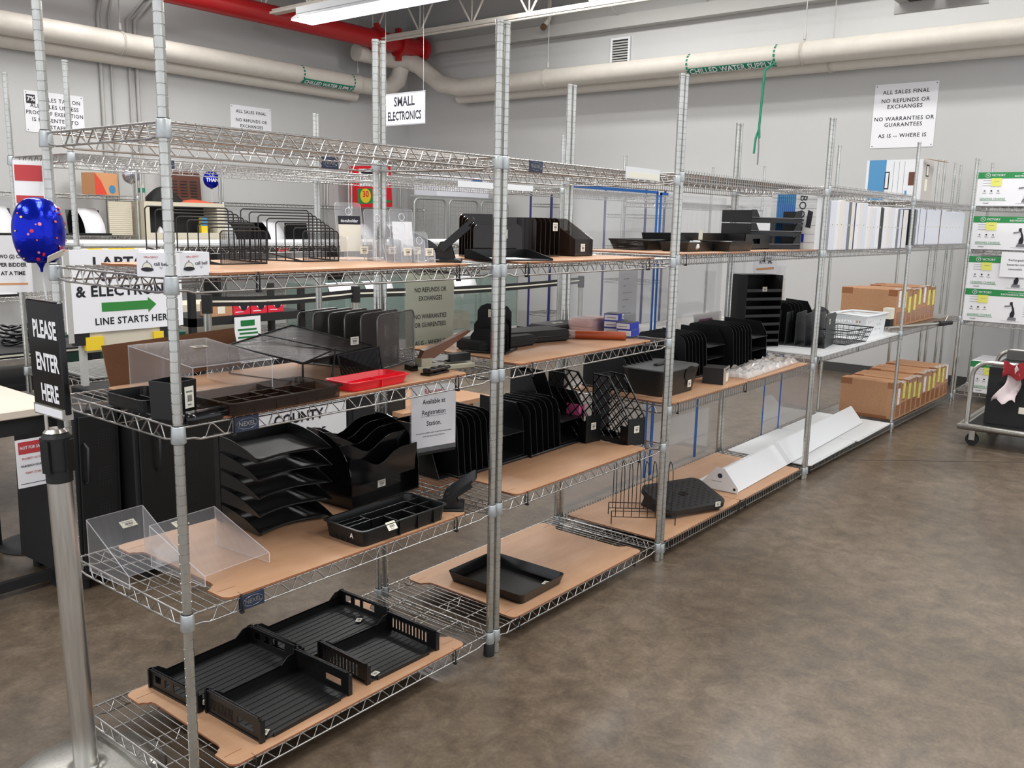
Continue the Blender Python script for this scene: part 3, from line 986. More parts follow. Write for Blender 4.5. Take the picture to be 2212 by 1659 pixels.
organizer('drawer_organizer', 'smoked translucent drawer organizer on the middle shelf, left of the red tray', (.315, .075, Z3), .03, .385, .21, .034, SMOKE,
          [(-.46, .08, .46, .08), (-.3, -.46, -.3, .08), (-.12, -.46, -.12, .08), (.06, -.46, .06, .08), (.24, -.46, .24, .08), (-.46, -.2, .0, -.2), (.1, .08, .1, .46)], fl=.008)
organizer('pencil_tray', 'bright red plastic pencil tray on the middle shelf of the nearest unit', (.672, .065, Z3), .05, .255, .125, .028, RED,
          [(-.46, -.05, .46, -.05), (.0, -.46, .0, -.05)], lip=.004)
t = organizer('desk_tray', 'small square black tray on bare wires at the left of the middle shelf', (.078, .29, 1.0575), .0, .13, .2, .035, BLACK, [(-.1, -.46, -.1, .0)], fl=.004, lip=.002)
# pencil cup
t = thing('pencil_cup', 'square black pencil cup behind the nearest corner post', 'cup', (.052, .105, 1.0575), .25)
b = MB(); b.tray(.082, .082, .098, BLACK, .0025, .002, .004, 2); b.build('cup', t)
stands(t, .012, -.0415, .055, .03, .055)
# pencil box
t = thing('pencil_case', 'glossy black rounded pencil case lying at the front of the middle shelf', 'case', (.088, .022, 1.0575), .1)
b = MB()
n = 12
def pill(z, g):
    P = []
    for k in range(n + 1):
        a = -PI / 2 + PI * k / n
        P.append((.043 + (.027 - g) * math.cos(a), (.027 - g) * math.sin(a)))
    for k in range(n + 1):
        a = PI / 2 + PI * k / n
        P.append((-.043 + (.027 - g) * math.cos(a), (.027 - g) * math.sin(a)))
    return [(x, y, z) for x, y in P]
rs = [pill(z, g) for z, g in ((0, .006), (.004, .001), (.012, 0), (.02, .001), (.026, .006), (.028, .012))]
N = len(rs[0])
b.add([p for r in rs for p in r], [(i * N + k, i * N + (k + 1) % N, (i + 1) * N + (k + 1) % N, (i + 1) * N + k) for i in range(5) for k in range(N)], BLACKG, True)
b.add(rs[0] + rs[-1], [list(range(N - 1, -1, -1)), list(range(N, 2 * N))], BLACKG, True)
b.build('body', t)
b = MB(); b.box(-.05, .05, .003, .006, .0275, .0285, CHROME); b.build('trim_line', t)

# clear acrylic pieces
def slab(b, p0, p1, p2, p3, t=.003, edge=True):
    P = [Vector(p) for p in (p0, p1, p2, p3)]
    nrm = (P[1] - P[0]).cross(P[3] - P[0]).normalized() * t
    vs = P + [p + nrm for p in P]
    b.add([tuple(v) for v in vs], [(3, 2, 1, 0), (4, 5, 6, 7)], CLEAR)
    b.add([tuple(v) for v in vs], [(0, 1, 5, 4), (1, 2, 6, 5), (2, 3, 7, 6), (3, 0, 4, 7)], CLEARE)
def riser(label, loc, rz, w, d, hb, hf, name='acrylic_riser', lab=(0, 0)):
    t = thing(name, label, 'stand', loc, rz)
    b = MB(); slab(b, (-w / 2, -d / 2, hf), (w / 2, -d / 2, hf), (w / 2, d / 2, hb), (-w / 2, d / 2, hb)); b.build('top_panel', t)
    for sx in (-1, 1):
        b = MB(); x = sx * w / 2
        slab(b, (x, -d / 2, 0), (x, d / 2, 0), (x, d / 2, hb), (x, -d / 2, hf)); b.build('side_panel', t)
    a = math.atan2(hb - hf, d)
    price_label(t, TR(lab[0], lab[1], hf + (hb - hf) * (.5 + lab[1] / d) + .005, a), .045, .026)
    return t
riser('clear acrylic riser with flat top on the middle shelf, beside the nearest post', (.27, .33, Z3), .0, .25, .33, .125, .10, lab=(.03, .05))
riser('clear acrylic sloped stand half on bare wires at the left of the fourth shelf', (.065, .36, .572), .05, .17, .2, .15, .035, lab=(.01, .05))
riser('clear acrylic sloped stand on the hardboard, right of its twin on the fourth shelf', (.215, .23, Z4), .08, .22, .24, .12, .03, lab=(-.03, .09))
# cardboard sheet behind
t = thing('cardboard_sheet', 'brown cardboard sheet standing behind the clear riser of the middle shelf', 'cardboard', (.14, .60, 1.0575))
b = MB(); b.box(0, .45, 0, .004, 0, .125, CARDD, TR(0, 0, 0, -.22, -.04)); b.build('sheet', t)

# mesh risers and sorters
def frame_panel(b, p, r, mt, mm):
    b.tube(p, r, mt, 6, closed=True)
    b.add(p, [list(range(len(p)))], mm)
t = thing('mesh_letter_riser', 'grey wire mesh riser tray leaning on its side left of the silver file sorter', 'tray', (.66, .38, Z3), .1)
b = MB(); P = [(-.14, .17, .09), (.13, .17, .13), (.17, -.16, .085), (-.12, -.14, .06)]
frame_panel(b, P, .003, BLACKM, MESHG); b.tube([(-.02, .17, .115), (.06, -.15, .075)], .0022, BLACKM, 5); b.build('mesh_deck', t)
b = MB(); P = [(.0, -.17, .075), (.17, -.19, .085), (.18, -.2, .0), (.03, -.16, .0)]
frame_panel(b, P, .003, BLACKM, MESHB); b.build('mesh_side', t)
b = MB(); b.tube([(-.15, .16, .09), (-.15, .16, .0), (-.12, -.14, .0), (-.12, -.14, .06), (-.03, -.19, .1), (-.06, -.2, .0)], .003, BLACKM, 6); b.build('leg', t)
stands(t, .12, -.13, .105, .035, .026, rz=-.1)
def mesh_sorter(label, loc, rz, n, w, h0, h1, dp, frame, mm):
    t = thing('mesh_file_sorter', label, 'file sorter', loc, rz)
    for i in range(n):
        u = i / (n - 1)
        x = -dp / 2 + dp * u
        h = h0 + (h1 - h0) * u
        P = [(x, -w / 2, 0), (x, w / 2, 0)]
        for k in range(5):
            a = k * PI / 8
            P.append((x, w / 2 - .02 + .02 * math.cos(a), h - .02 + .02 * math.sin(a)))
        for k in range(5):
            a = PI / 2 + k * PI / 8
            P.append((x, -w / 2 + .02 + .02 * math.cos(a), h - .02 + .02 * math.sin(a)))
        b = MB(); frame_panel(b, P, .0028, frame, mm); b.build('divider', t)
    b = MB(); frame_panel(b, [(-dp / 2, -w / 2, .004), (dp / 2, -w / 2, .004), (dp / 2, w / 2, .004), (-dp / 2, w / 2, .004)], .0028, frame, mm); b.build('base', t)
    return t
t = mesh_sorter('silver wire mesh file sorter with six tall dividers in front of the pale green sign', (.94, .42, Z3), PI / 2 - .1, 6, .24, .175, .185, .32, mat('silver_frame', (130, 130, 130), .35, .8), MESHG)
t.rotation_euler.z = math.radians(-75)
stands(t, .153, .02, .165, .035, .026, face='f', rz=PI / 2)

# heavy stapler
t = thing('heavy_duty_stapler', 'heavy duty stapler with brown handle on a beige base at the middle shelf\'s right end', 'stapler', (1.085, .14, 1.0575), -1.8)
t.scale = (.85, .85, .85)
b = MB(); b.bev(-.03, .03, -.14, .14, 0, .022, BEIGE, .004); b.box(-.008, .008, -.13, .0, .022, .03, CHROME); b.build('base', t)
b = MB(); b.box(-.012, .012, -.11, .12, .04, .06, CHROME); b.box(-.022, .022, .02, .12, .03, .062, BLACK); b.box(-.026, .026, -.12, -.07, .022, .055, BEIGE); b.build('magazine', t)
b = MB(); b.prism([(-.12, .05), (-.05, .052), (-.02, .07), (.1, .135), (.125, .15), (.118, .156), (-.03, .105), (-.1, .085)], -.014, .014, BROWNS, TR(0, 0, 0, PI / 2, 0, PI / 2)); b.build('handle', t)
b = MB(); b.box(-.03, .03, -.165, -.14, .0, .03, BLACKG); b.build('rubber_nose', t)
def punch(label, loc, rz, s=1.0, raised=.35, n=2):
    t = thing('hole_punch', label, 'hole punch', loc, rz)
    b = MB(); b.bev(-.06 * s, .06 * s, -.05 * s, .05 * s, 0, .016 * s, BLACK, .004); b.build('base', t)
    for k in range(n):
        x = (-.035 + .07 * k / (n - 1)) * s
        b = MB()
        b.prism([(-.03 * s, .016 * s), (.03 * s, .016 * s), (.022 * s, .045 * s), (.012 * s, .065 * s), (-.012 * s, .065 * s), (-.022 * s, .045 * s)], x - .008 * s, x + .008 * s, BLACKM, TR(0, 0, 0, PI / 2, 0, PI / 2))
        b.cyl((x - .01 * s, 0, .055 * s), (x + .01 * s, 0, .055 * s), .005 * s, CHROME, 8)
        b.build('punch_head', t)
    a = raised
    M = TR(0, -.0 * s, .055 * s, a)
    b = MB(); b.prism([(-.065 * s, -.012 * s), (.065 * s, -.012 * s), (.06 * s, .1 * s), (.045 * s, .115 * s), (-.045 * s, .115 * s), (-.06 * s, .1 * s)], 0, .009 * s, BLACK, M)
    b.box(-.065 * s, -.058 * s, -.012 * s, .09 * s, -.012 * s, 0, BLACK, M); b.box(.058 * s, .065 * s, -.012 * s, .09 * s, -.012 * s, 0, BLACK, M)
    b.build('handle', t)
    return t
t = punch('black two hole punch at the right end of the fourth shelf, on bare wires', (1.065, .085, .5725), math.radians(-140), 1.0, .62)
fold_label(t, 0.0, -.032, .0165, 0, 0, .04, .022)
t = thing('hole_punch', 'low black three hole punch lying right of the red tray', 'hole punch', (.965, .065, Z3), .12)
b = MB(); b.bev(-.055, .055, -.02, .02, 0, .008, BLACKG, .002); b.build('base', t)
for x in (-.04, 0, .04):
    b = MB(); b.bev(x - .012, x + .012, -.016, .012, .008, .022, BLACKM, .002); b.box(x - .008, x + .008, -.006, .002, .022, .024, CHROME); b.build('punch_head', t)
b = MB(); b.tube([(-.055, -.018, .018), (.055, -.018, .018)], .006, BLACKG, 8); b.build('handle', t)

# ---- second shelf of the nearest unit
Z2 = 1.400 + .0262 + .001
def bell_box(label, loc, rz):
    t = thing('call_bell_box', label, 'box', loc, rz, None)
    s = .084
    b = MB(); b.box(0, s, 0, s, 0, .056, WHITE); b.build('carton', t)
    for (M, nm) in ((TR(s / 2, -.0006, .028) @ FRONT, 0), (TR(-.0006, s / 2, .028) @ LEFTF, 1)):
        b = MB()
        D = [(math.cos(PI * k / 12) * .0125 - .016, math.sin(PI * k / 12) * .014 - .008) for k in range(13)]
        b.prism(D, 0, .0003, GREYINK, M)
        D2 = [(math.cos(PI * k / 12) * .0108 - .016, math.sin(PI * k / 12) * .012 - .0078) for k in range(13)]
        b.prism(D2, .0003, .0005, LABEL, M)
        E = [(math.cos(2 * PI * k / 16) * .0155 - .016, math.sin(2 * PI * k / 16) * .005 - .011) for k in range(16)]
        b.prism(E, .0004, .0007, INK, M)
        b.box(-.0172, -.0148, .006, .010, .0003, .0006, GREYINK, M)
        b.text('call bell', .0115, INK, M @ TR(.018, .002, .0006), .012)
        b.text('Office DEPOT', .006, REDINK, M @ TR(-.006, .0175, .0006), .01)
        b.box(.014, .022, -.006, -.0052, .0003, .0006, GREYINK, M); b.box(.015, .021, -.009, -.0083, .0003, .0006, GREYINK, M)
        b.build('printed_panel', t)
    return t
bell_box('white call bell box left of the nearest corner post', (-.05, .06, 1.4202), math.radians(-58))
bell_box('white call bell box mostly hidden behind the nearest corner post', (-.005, .13, 1.4202), -.5)
bell_box('white call bell box right of the nearest corner post', (.03, .012, 1.4202), .05)

def wire_sorter(label, loc, rz, w0, w1, h0, h1, dp, n=8):
    """incline sorter: loops shrinking towards the mesh front"""
    t = thing('wire_step_sorter', label, 'file sorter', loc, rz)
    for i in range(n):
        u = i / (n - 1)
        y = dp * (1 - u)
        w, h = w0 + (w1 - w0) * u, h0 + (h1 - h0) * u
        xo = .5 * (w0 - w) * .55
        r = .008
        P = [(xo - w / 2, y, 0), (xo - w / 2, y, h - r), (xo - w / 2 + r * .4, y, h - r * .4), (xo - w / 2 + r, y, h), (xo + w / 2 - r, y, h), (xo + w / 2 - r * .4, y, h - r * .4), (xo + w / 2, y, h - r), (xo + w / 2, y, 0)]
        b = MB(); b.tube(P, .0021, BLACKM, 6)
        if i == n - 1:
            b.add([(xo - w / 2, y, 0), (xo + w / 2, y, 0), (xo + w / 2, y, h - .004), (xo - w / 2, y, h - .004)], [(0, 1, 2, 3)], MESHB)
            b.tube([(xo - w / 2, y, .001), (xo + w / 2, y, .001)], .0021, BLACKM, 6)
        b.build('wire_loop', t)
    xo1 = .5 * (w0 - w1) * .55
    for (a, c, z) in ((-w0 / 2, xo1 - w1 / 2, .001), (w0 / 2, xo1 + w1 / 2, .001), (-w0 / 2, xo1 - w1 / 2, .04)):
        b = MB(); b.tube([(a, dp, z), (c, 0, .001)], .0025, BLACKM, 6); b.build('rail', t)
    return t
wire_sorter('black wire step sorter on the second shelf, nearer the left corner post', (.375, .3, Z2), -.05, .27, .15, .16, .095, .25)
wire_sorter('black wire step sorter on the second shelf, beside the clear holders', (.68, .33, Z2), -.12, .25, .13, .16, .095, .22)
def brochure(label, loc, rz, w, h, d, insert=None, lean=.12):
    t = thing('brochure_holder', label, 'holder', loc, rz)
    R = .014
    def rp(w_, h_):
        P = [(-w_ / 2, 0), (w_ / 2, 0)]
        for k in range(5):
            a = k * PI / 8
            P.append((w_ / 2 - R + R * math.cos(a), h_ - R + R * math.sin(a)))
        for k in range(5):
            a = PI / 2 + k * PI / 8
            P.append((-w_ / 2 + R + R * math.cos(a), h_ - R + R * math.sin(a)))
        return P
    M = TR(0, d, 0, PI / 2 - lean)
    b = MB(); b.prism(rp(w, h), 0, .0025, CLEAR, M, CLEARE)
    b.tube([(.012 * math.cos(2 * PI * k / 12), h - .03 + .012 * math.sin(2 * PI * k / 12), .003) for k in range(12)], .0012, CLEARE, 4, closed=True, M=M)
    b.build('back_panel', t)
    b = MB(); b.prism(rp(w, h * .42), 0, .0025, CLEAR, TR(0, 0, 0, PI / 2 - lean * .4), CLEARE)
    for x in (-w / 2, w / 2 - .0025):
        b.prism([(0, 0), (d, 0), (d + .02, h * .45), (.003, h * .4)], 0, .0025, CLEAR, TR(x, 0, 0, PI / 2, 0, PI / 2), CLEARE)
    b.box(-w / 2, w / 2, 0, d, 0, .003, CLEAR)
    b.build('pocket', t)
    stands(t, w * .12, -.003, .035, .032, .024)
    if insert:
        b = MB(); b.box(-w * .42, w * .42, .03, h - .045, .003, .004, WHITE if insert == 1 else LABEL, M)
        if insert == 2:
            b.box(-w * .42, w * .42, h * .62, h - .045, .004, .0045, INK, M)
            b.text('docuholder', .015, WHITE, M @ TR(0, h * .68, .0048), .01)
        b.build('paper_insert', t)
    return t
brochure('clear brochure holder with a dark and cream printed card', (.855, .30, Z2), -.1, .105, .19, .05, 2)
brochure('empty clear brochure holder with a rounded back panel, second from the left', (.935, .25, Z2), -.1, .105, .17, .05)
brochure('short clear brochure holder in front of the others', (.90, .14, Z2), -.1, .085, .13, .04)
brochure('clear brochure holder with a white paper insert beside the back post', (1.0, .2, Z2), -.1, .1, .175, .05, 1)
brochure('small clear holder at the right end of the brochure holders', (.96, .1, Z2), -.15, .07, .1, .035)
# fan shaped sorter
t = thing('fan_sorter', 'glossy black desk sorter with rounded fan fins behind the clear holders', 'file sorter', (1.14, .30, 1.4185), -.1)
for i in range(4):
    b = MB(); R = .115 - i * .012
    P = [(0, 0)] + [(.17 * math.cos(a) * R / .115, R * math.sin(a)) for a in [k * PI / 2 / 12 for k in range(13)]]
    b.prism(P, 0, .003, BLACKG, TR(0, .18 - i * .05, .006, PI / 2)); b.build('fin', t)
b = MB(); b.bev(-.01, .18, 0, .2, 0, .006, BLACKG, .002); b.build('base', t)
punch('large black two hole punch with raised lever at the right end of the second shelf', (1.10, .15, 1.4185), math.radians(-140), 1.15, .72)

# ---- fourth shelf: stacked trays and wave sorter
t = thing('stacked_letter_trays', 'stack of five swooping black letter trays on the fourth shelf', 'tray stack', (.575, .42, Z4), math.radians(-3))
W_, D_ = .27, .25
for k in range(5):
    z = .012 + k * .058
    b = MB()
    b.grid(lambda u, v: (-W_ / 2 + W_ * u, -D_ / 2 + D_ * v - (.035 * math.sin(PI * min(1, max(0, u))) if v < .01 else 0) * -1, z + .018 * (1 - v) * math.sin(PI * u) * 0 + .01 * v), 10, 5, RIBBED, .003)
    b.build('tray_floor', t)
    for sx in (-1, 1):
        b = MB()
        P = [(-D_ / 2 - .01, 0)] + [(-D_ / 2 - .01 + (D_ + .01) * q / 10, .046 * math.sin(PI * q / 10 * .62) ** .8 if q else 0.002) for q in range(0, 11)] + [(D_ / 2, 0)]
        b.prism(P, -.0015, .0015, BLACK, TR(sx * W_ / 2, 0, z, PI / 2, 0, PI / 2)); b.build('side_wall', t)
    b = MB(); b.box(-W_ / 2, W_ / 2, D_ / 2 - .003, D_ / 2, z, z + .045, BLACK); b.build('back_wall', t)
b = MB()
for sx in (-1, 1):
    b2 = MB(); b2.box(sx * W_ / 2 - .003, sx * W_ / 2 + .003, D_ / 2 - .03, D_ / 2, 0, .29, BLACK); b2.build('upright', t)

t = thing('desk_file_sorter', 'rounded glossy black file sorter with wavy dividers beside the stacked trays', 'file sorter', (.97, .42, Z4), math.radians(3))
Ws, Ds, Hs = .34, .22, .26
for sx in (-1, 1):
    b = MB()
    P = [(-Ds / 2, 0), (Ds / 2, 0), (Ds / 2, Hs)] + [(Ds / 2 - .03 - (Ds - .03) * math.sin(a), Hs * .35 + Hs * .65 * math.cos(a)) for a in [k * PI / 2 / 10 for k in range(11)]]
    b.prism(P, -.002, .002, BLACKG, TR(sx * Ws / 2, 0, 0, PI / 2, 0, PI / 2)); b.build('side_wall', t)
for i in range(5):
    u = i / 4
    y = -Ds / 2 + .01 + (Ds - .015) * u
    h = (.175, .215, .235, .245, .255)[i]
    P = [(-Ws / 2, .0)] + [(Ws / 2, .0)] + [(Ws / 2, h)]
    for k in range(13):
        q = 1 - k / 12
        xx = -Ws / 2 + Ws * q
        P.append((xx, h - .045 * (0.5 + .5 * math.cos(2 * PI * (q - .42) / .9)) ** 2 if 0.0 < q < .95 else h))
    P = [(x, max(z, .0)) for x, z in P]
    if i == 0:
        P = [(x, z if z > .05 else .075) for x, z in P]
    b = MB(); b.prism(P, -.0015, .0015, BLACKG, TR(0, y, 0, PI / 2)); b.build('divider', t)
b = MB(); b.box(-Ws / 2, Ws / 2, -Ds / 2, Ds / 2, 0, .005, BLACKG); b.box(-Ws / 2, Ws / 2, -Ds / 2 + .045, -Ds / 2 + .048, 0, .09, BLACKG); b.build('base', t)
stands(t, .02, -Ds / 2 + .044, .045, .04, .026)

# ---------------------------------------------------------------- second unit
def file_rack(label, loc, rz, n, w, hs, dp, mt, base=True, name='file_rack', th=.003, rad=.02, back=True):
    t = thing(name, label, 'file sorter', loc, rz)
    for i in range(n):
        x = -dp / 2 + dp * i / (n - 1)
        h = hs[0] + (hs[1] - hs[0]) * i / (n - 1)
        P = [(-w / 2, 0), (w / 2, 0)]
        for k in range(5):
            a = k * PI / 8
            P.append((w / 2 - rad + rad * math.cos(a), h - rad + rad * math.sin(a)))
        for k in range(5):
            a = PI / 2 + k * PI / 8
            P.append((-w / 2 + rad + rad * math.cos(a), h - rad + rad * math.sin(a)))
        b = MB(); b.prism(P, -th / 2, th / 2, mt, TR(x, 0, 0, PI / 2, 0, PI / 2)); b.build('divider', t)
    b = MB(); b.bev(-dp / 2 - .004, dp / 2 + .004, -w / 2, w / 2, 0, .006, mt, .002); b.build('base', t)
    return t
t = file_rack('smoked step file rack with a price label, behind the flat black trays', (1.55, .33, Z2), math.radians(62), 6, .2, (.125, .165), .16, mat('dark_smoked_plastic', (24, 17, 14), .12))
DKS = bpy.data.materials['dark_smoked_plastic']
price_label(t, TR(-.084, -.02, .09) @ LEFTF, .034, .034)
t = file_rack('block of dark upright magazine dividers between the step rack and the smoked box', (1.80, .36, Z2), 0.05, 6, .24, (.155, .155), .17, DKS)
price_label(t, TR(.05, -.122, .12) @ FRONT, .034, .034)
t = thing('magazine_file', 'translucent brown magazine box with a cutaway corner on the second shelf', 'magazine file', (2.02, .33, Z2), 0.03)
b = MB()
for x in (-.07, .067):
    b.prism([(-.12, 0), (.12, 0), (.12, .155), (.02, .155), (-.12, .07)], 0, .003, SMOKE, TR(x, 0, 0, PI / 2, 0, PI / 2))
b.box(-.07, .07, .117, .12, 0, .155, SMOKE); b.box(-.07, .07, 0, .003, 0, .105, SMOKE); b.box(-.07, .07, -.12, -.117, 0, .07, DKS); b.box(-.07, .07, -.12, .12, 0, .003, DKS)
b.build('box', t)
stands(t, -.01, -.121, .035, .032, .032)
def flat_tray(label, loc, rz, w=.26, d=.2, slope=.035):
    t = thing('desk_tray', label, 'tray', loc, rz)
    b = MB(); b.box(-w / 2, w / 2, -d / 2, d / 2, 0, .004, RIBBED)
    b.box(-w / 2, w / 2, d / 2 - .003, d / 2, 0, slope, BLACK)
    for x in (-w / 2, w / 2 - .003):
        b.prism([(-d / 2, 0), (d / 2, 0), (d / 2, slope), (d / 2 - .04, slope), (-d / 2, .008)], 0, .003, BLACK, TR(x, 0, 0, PI / 2, 0, PI / 2))
    b.build('tray', t)
    b = MB(); b.box(-w * .3, w * .2, -d * .35, d * .2, .004, .006, WHITE); b.build('paper', t)
    return t
flat_tray('low black wedge tray with papers at the left end of the second unit\'s second shelf', (1.42, .13, Z2), -.35)
flat_tray('low black wedge tray straddling the paired posts on the second shelf', (1.13, .3, 1.4185), -.3, .2, .16, .028)
# L3
Z3b = 1.039 + .0262 + .001
t = thing('bookend_rack', 'black bookend style rack with a price label left of the black cases', 'file sorter', (1.5, .28, Z3b), math.radians(-68))
b = MB(); b.bev(-.09, .09, -.08, .08, 0, .008, BLACK, .002); b.build('base', t)
for i, h in enumerate((.18, .13, .09)):
    b = MB(); P = [(-.07, 0), (.07, 0), (.07, h - .03), (.055, h - .01), (.03, h), (-.03, h), (-.055, h - .01), (-.07, h - .03)]
    b.prism(P, -.002, .002, BLACK, TR(0, .05 - i * .04, 0, PI / 2)); b.build('divider', t)
stands(t, .0, -.0 + .046, .14, .05, .034)
def zip_case(label, loc, rz, w, d, h, mt):
    t = thing('zip_case', label, 'case', loc, rz)
    b = MB(); b.bev(-w / 2, w / 2, -d / 2, d / 2, 0, h, mt, .008); b.build('body', t)
    b = MB(); b.tube([(-w / 2 + .01, -d / 2 - .001, h * .5), (w / 2, -d / 2 - .001, h * .5), (w / 2 + .001, -d / 2, h * .5), (w / 2 + .001, d / 2 - .01, h * .5)], .0025, RIBBED, 5); b.build('zip', t)
    b = MB(); b.box(w / 2, w / 2 + .012, -.004, .004, h * .4, h * .55, BLACKM); b.build('zip_pull', t)
    return t
NYL = mat('black_nylon', (20, 20, 21), .75)
zip_case('black zip portfolio lying nearest the paired posts on the middle shelf', (1.60, .33, Z3b), .0 - .05, .33, .14, .045, NYL)
zip_case('long black zip portfolio lying between two other cases', (1.83, .36, Z3b), -.25, .36, .16, .05, NYL)
t = zip_case('black zip case with a white tag beside the pink package', (2.25, .5, Z3b), .0, .26, .15, .035, NYL)
fold_label(t, 0, 0, .0352, 0, 0, .07, .02)
t = thing('paper_tube', 'orange brown tube with a slit end lying across the shelf in plastic wrap', 'tube', (2.18, .08, Z3b + .018), math.radians(124))
b = MB()
R = .0185
b.lathe([(R, 0), (R, .42)], TERRA, 20, TR(0, 0, 0, 0, PI / 2))
b.lathe([(R * .88, -.001), (R * .88, .1)], TERRA, 20, TR(0, 0, 0, 0, PI / 2))
b.build('tube', t)
b = MB(); b.cyl((-.0005, 0, 0), (-.002, 0, 0), R * .86, BLACKM, 20); b.box(-.0035, -.002, -R * 1.2, R * 1.2, -.0035, .0035, LABEL, TR(0, 0, 0, .5)); b.build('end_cap', t)
b = MB(); b.lathe([(R * 1.08, .22), (R * 1.15, .3), (R * 1.08, .44)], BAGM, 14, TR(0, 0, 0, 0, PI / 2)); b.build('plastic_wrap', t)
t = thing('tissue_pack', 'pink stack wrapped in clear plastic on the middle shelf', 'package', (2.33, .37, Z3b), .0)
b = MB(); b.bev(-.09, .09, -.06, .06, 0, .025, PINK, .006); b.bev(-.09, .09, -.06, .06, .026, .062, PINK, .008); b.build('bundle', t)
b = MB(); b.bev(-.095, .1, -.065, .065, -.0, .067, BAGM, .012); b.build('wrap', t)
def blue_box(label, loc, rz, w=.1, d=.07, h=.03):
    t = thing('blue_carton', label, 'box', loc, rz, None)
    b = MB(); b.box(-w / 2, w / 2, -d / 2, d / 2, 0, h, BLUEC); b.box(-w / 2, w / 2, -d / 2, d / 2, h, h + .001, GREYINK); b.build('carton', t)
    b = MB(); b.box(-w / 2 - .001, -w / 2, -d / 2 + .003, d / 2 - .003, .003, h - .003, WHITE); b.box(-w / 2 - .0015, -w / 2 - .001, -d * .3, d * .3, h * .4, h * .5, GREYINK); b.build('end_label', t)
    return t
blue_box('lower blue carton nearest the shelf edge by the third pair of posts', (2.33, .16, Z3b), .2)
blue_box('blue carton stacked on the lower blue carton nearest the edge', (2.33, .165, Z3b + .0315), .15)
t = blue_box('top blue carton of the small pile with a hanging price tag', (2.35, .25, Z3b + .063), .3)
price_label(t, TR(.02, -.036, .015) @ FRONT, .035, .024)
blue_box('lower blue carton at the back of the small pile', (2.35, .25, Z3b), .3)
blue_box('middle blue carton at the back of the small pile', (2.35, .25, Z3b + .0315), .3)
# L4
Z4b = .553 + .0262 + .001
def desk_sorter(label, loc, rz, n, L, W, H, tiers=2):
    """side fins plus letter shelves"""
    t = thing('shelf_sorter', label, 'file sorter', loc, rz)
    k0 = n
    for i in range(n):
        x = -L / 2 + (L * .5) * i / (n - 1)
        P = [(-W / 2, 0), (W / 2, 0), (W / 2, H - .02), (W / 2 - .008, H - .006), (W / 2 - .02, H), (-W / 2 + .06, H), (-W / 2 + .03, H - .012), (-W / 2 + .015, H - .04)]
        b = MB(); b.prism(P, -.0015, .0015, BLACK, TR(x, 0, 0, PI / 2, 0, PI / 2)); b.build('divider', t)
    for i in range(tiers):
        z = .008 + i * (H - .03) / tiers
        b = MB(); b.box(.02, L / 2, -W / 2 + .01, W / 2, z, z + .003, RIBBED); b.box(.02, L / 2, W / 2 - .003, W / 2, z, z + .045, BLACK); b.build('letter_shelf', t)
    for x in (.02, L / 2):
        P = [(-W / 2 + .01, 0), (W / 2, 0), (W / 2, H), (-W / 2 + .06, H * .96), (-W / 2 + .02, H * .7)]
        b = MB(); b.prism(P, -.002, .002, BLACK, TR(x, 0, 0, PI / 2, 0, PI / 2)); b.build('side_wall', t)
    b = MB(); b.bev(-L / 2 - .01, L / 2 + .01, -W / 2 - .005, W / 2, -.004, .006, BLACK, .002); b.build('base', t)
    return t
desk_sorter('black desktop sorter with fins at the left of the second unit\'s fourth shelf', (1.55, .42, Z4b + .004), 0.0, 7, .42, .26, .235)
desk_sorter('black desktop sorter with letter trays left of the lattice magazine file', (1.99, .41, Z4b + .004), 0.02, 6, .42, .26, .225)
t = thing('tray_box', 'black open box standing left of the finned sorters, behind the registration sign', 'tray', (1.36, .47, Z4b), .0)
b = MB()
for x in (-.09, .09):
    b.prism([(-.14, 0), (.12, 0), (.12, .2), (-.02, .2), (-.1, .1)], -.002, .002, BLACK, TR(x, 0, 0, PI / 2, 0, PI / 2))
b.box(-.09, .09, .117, .12, 0, .2, BLACK); b.box(-.09, .09, -.14, .12, 0, .004, RIBBED); b.box(-.09, .09, -.08, .12, .1, .103, RIBBED); b.build('box', t)
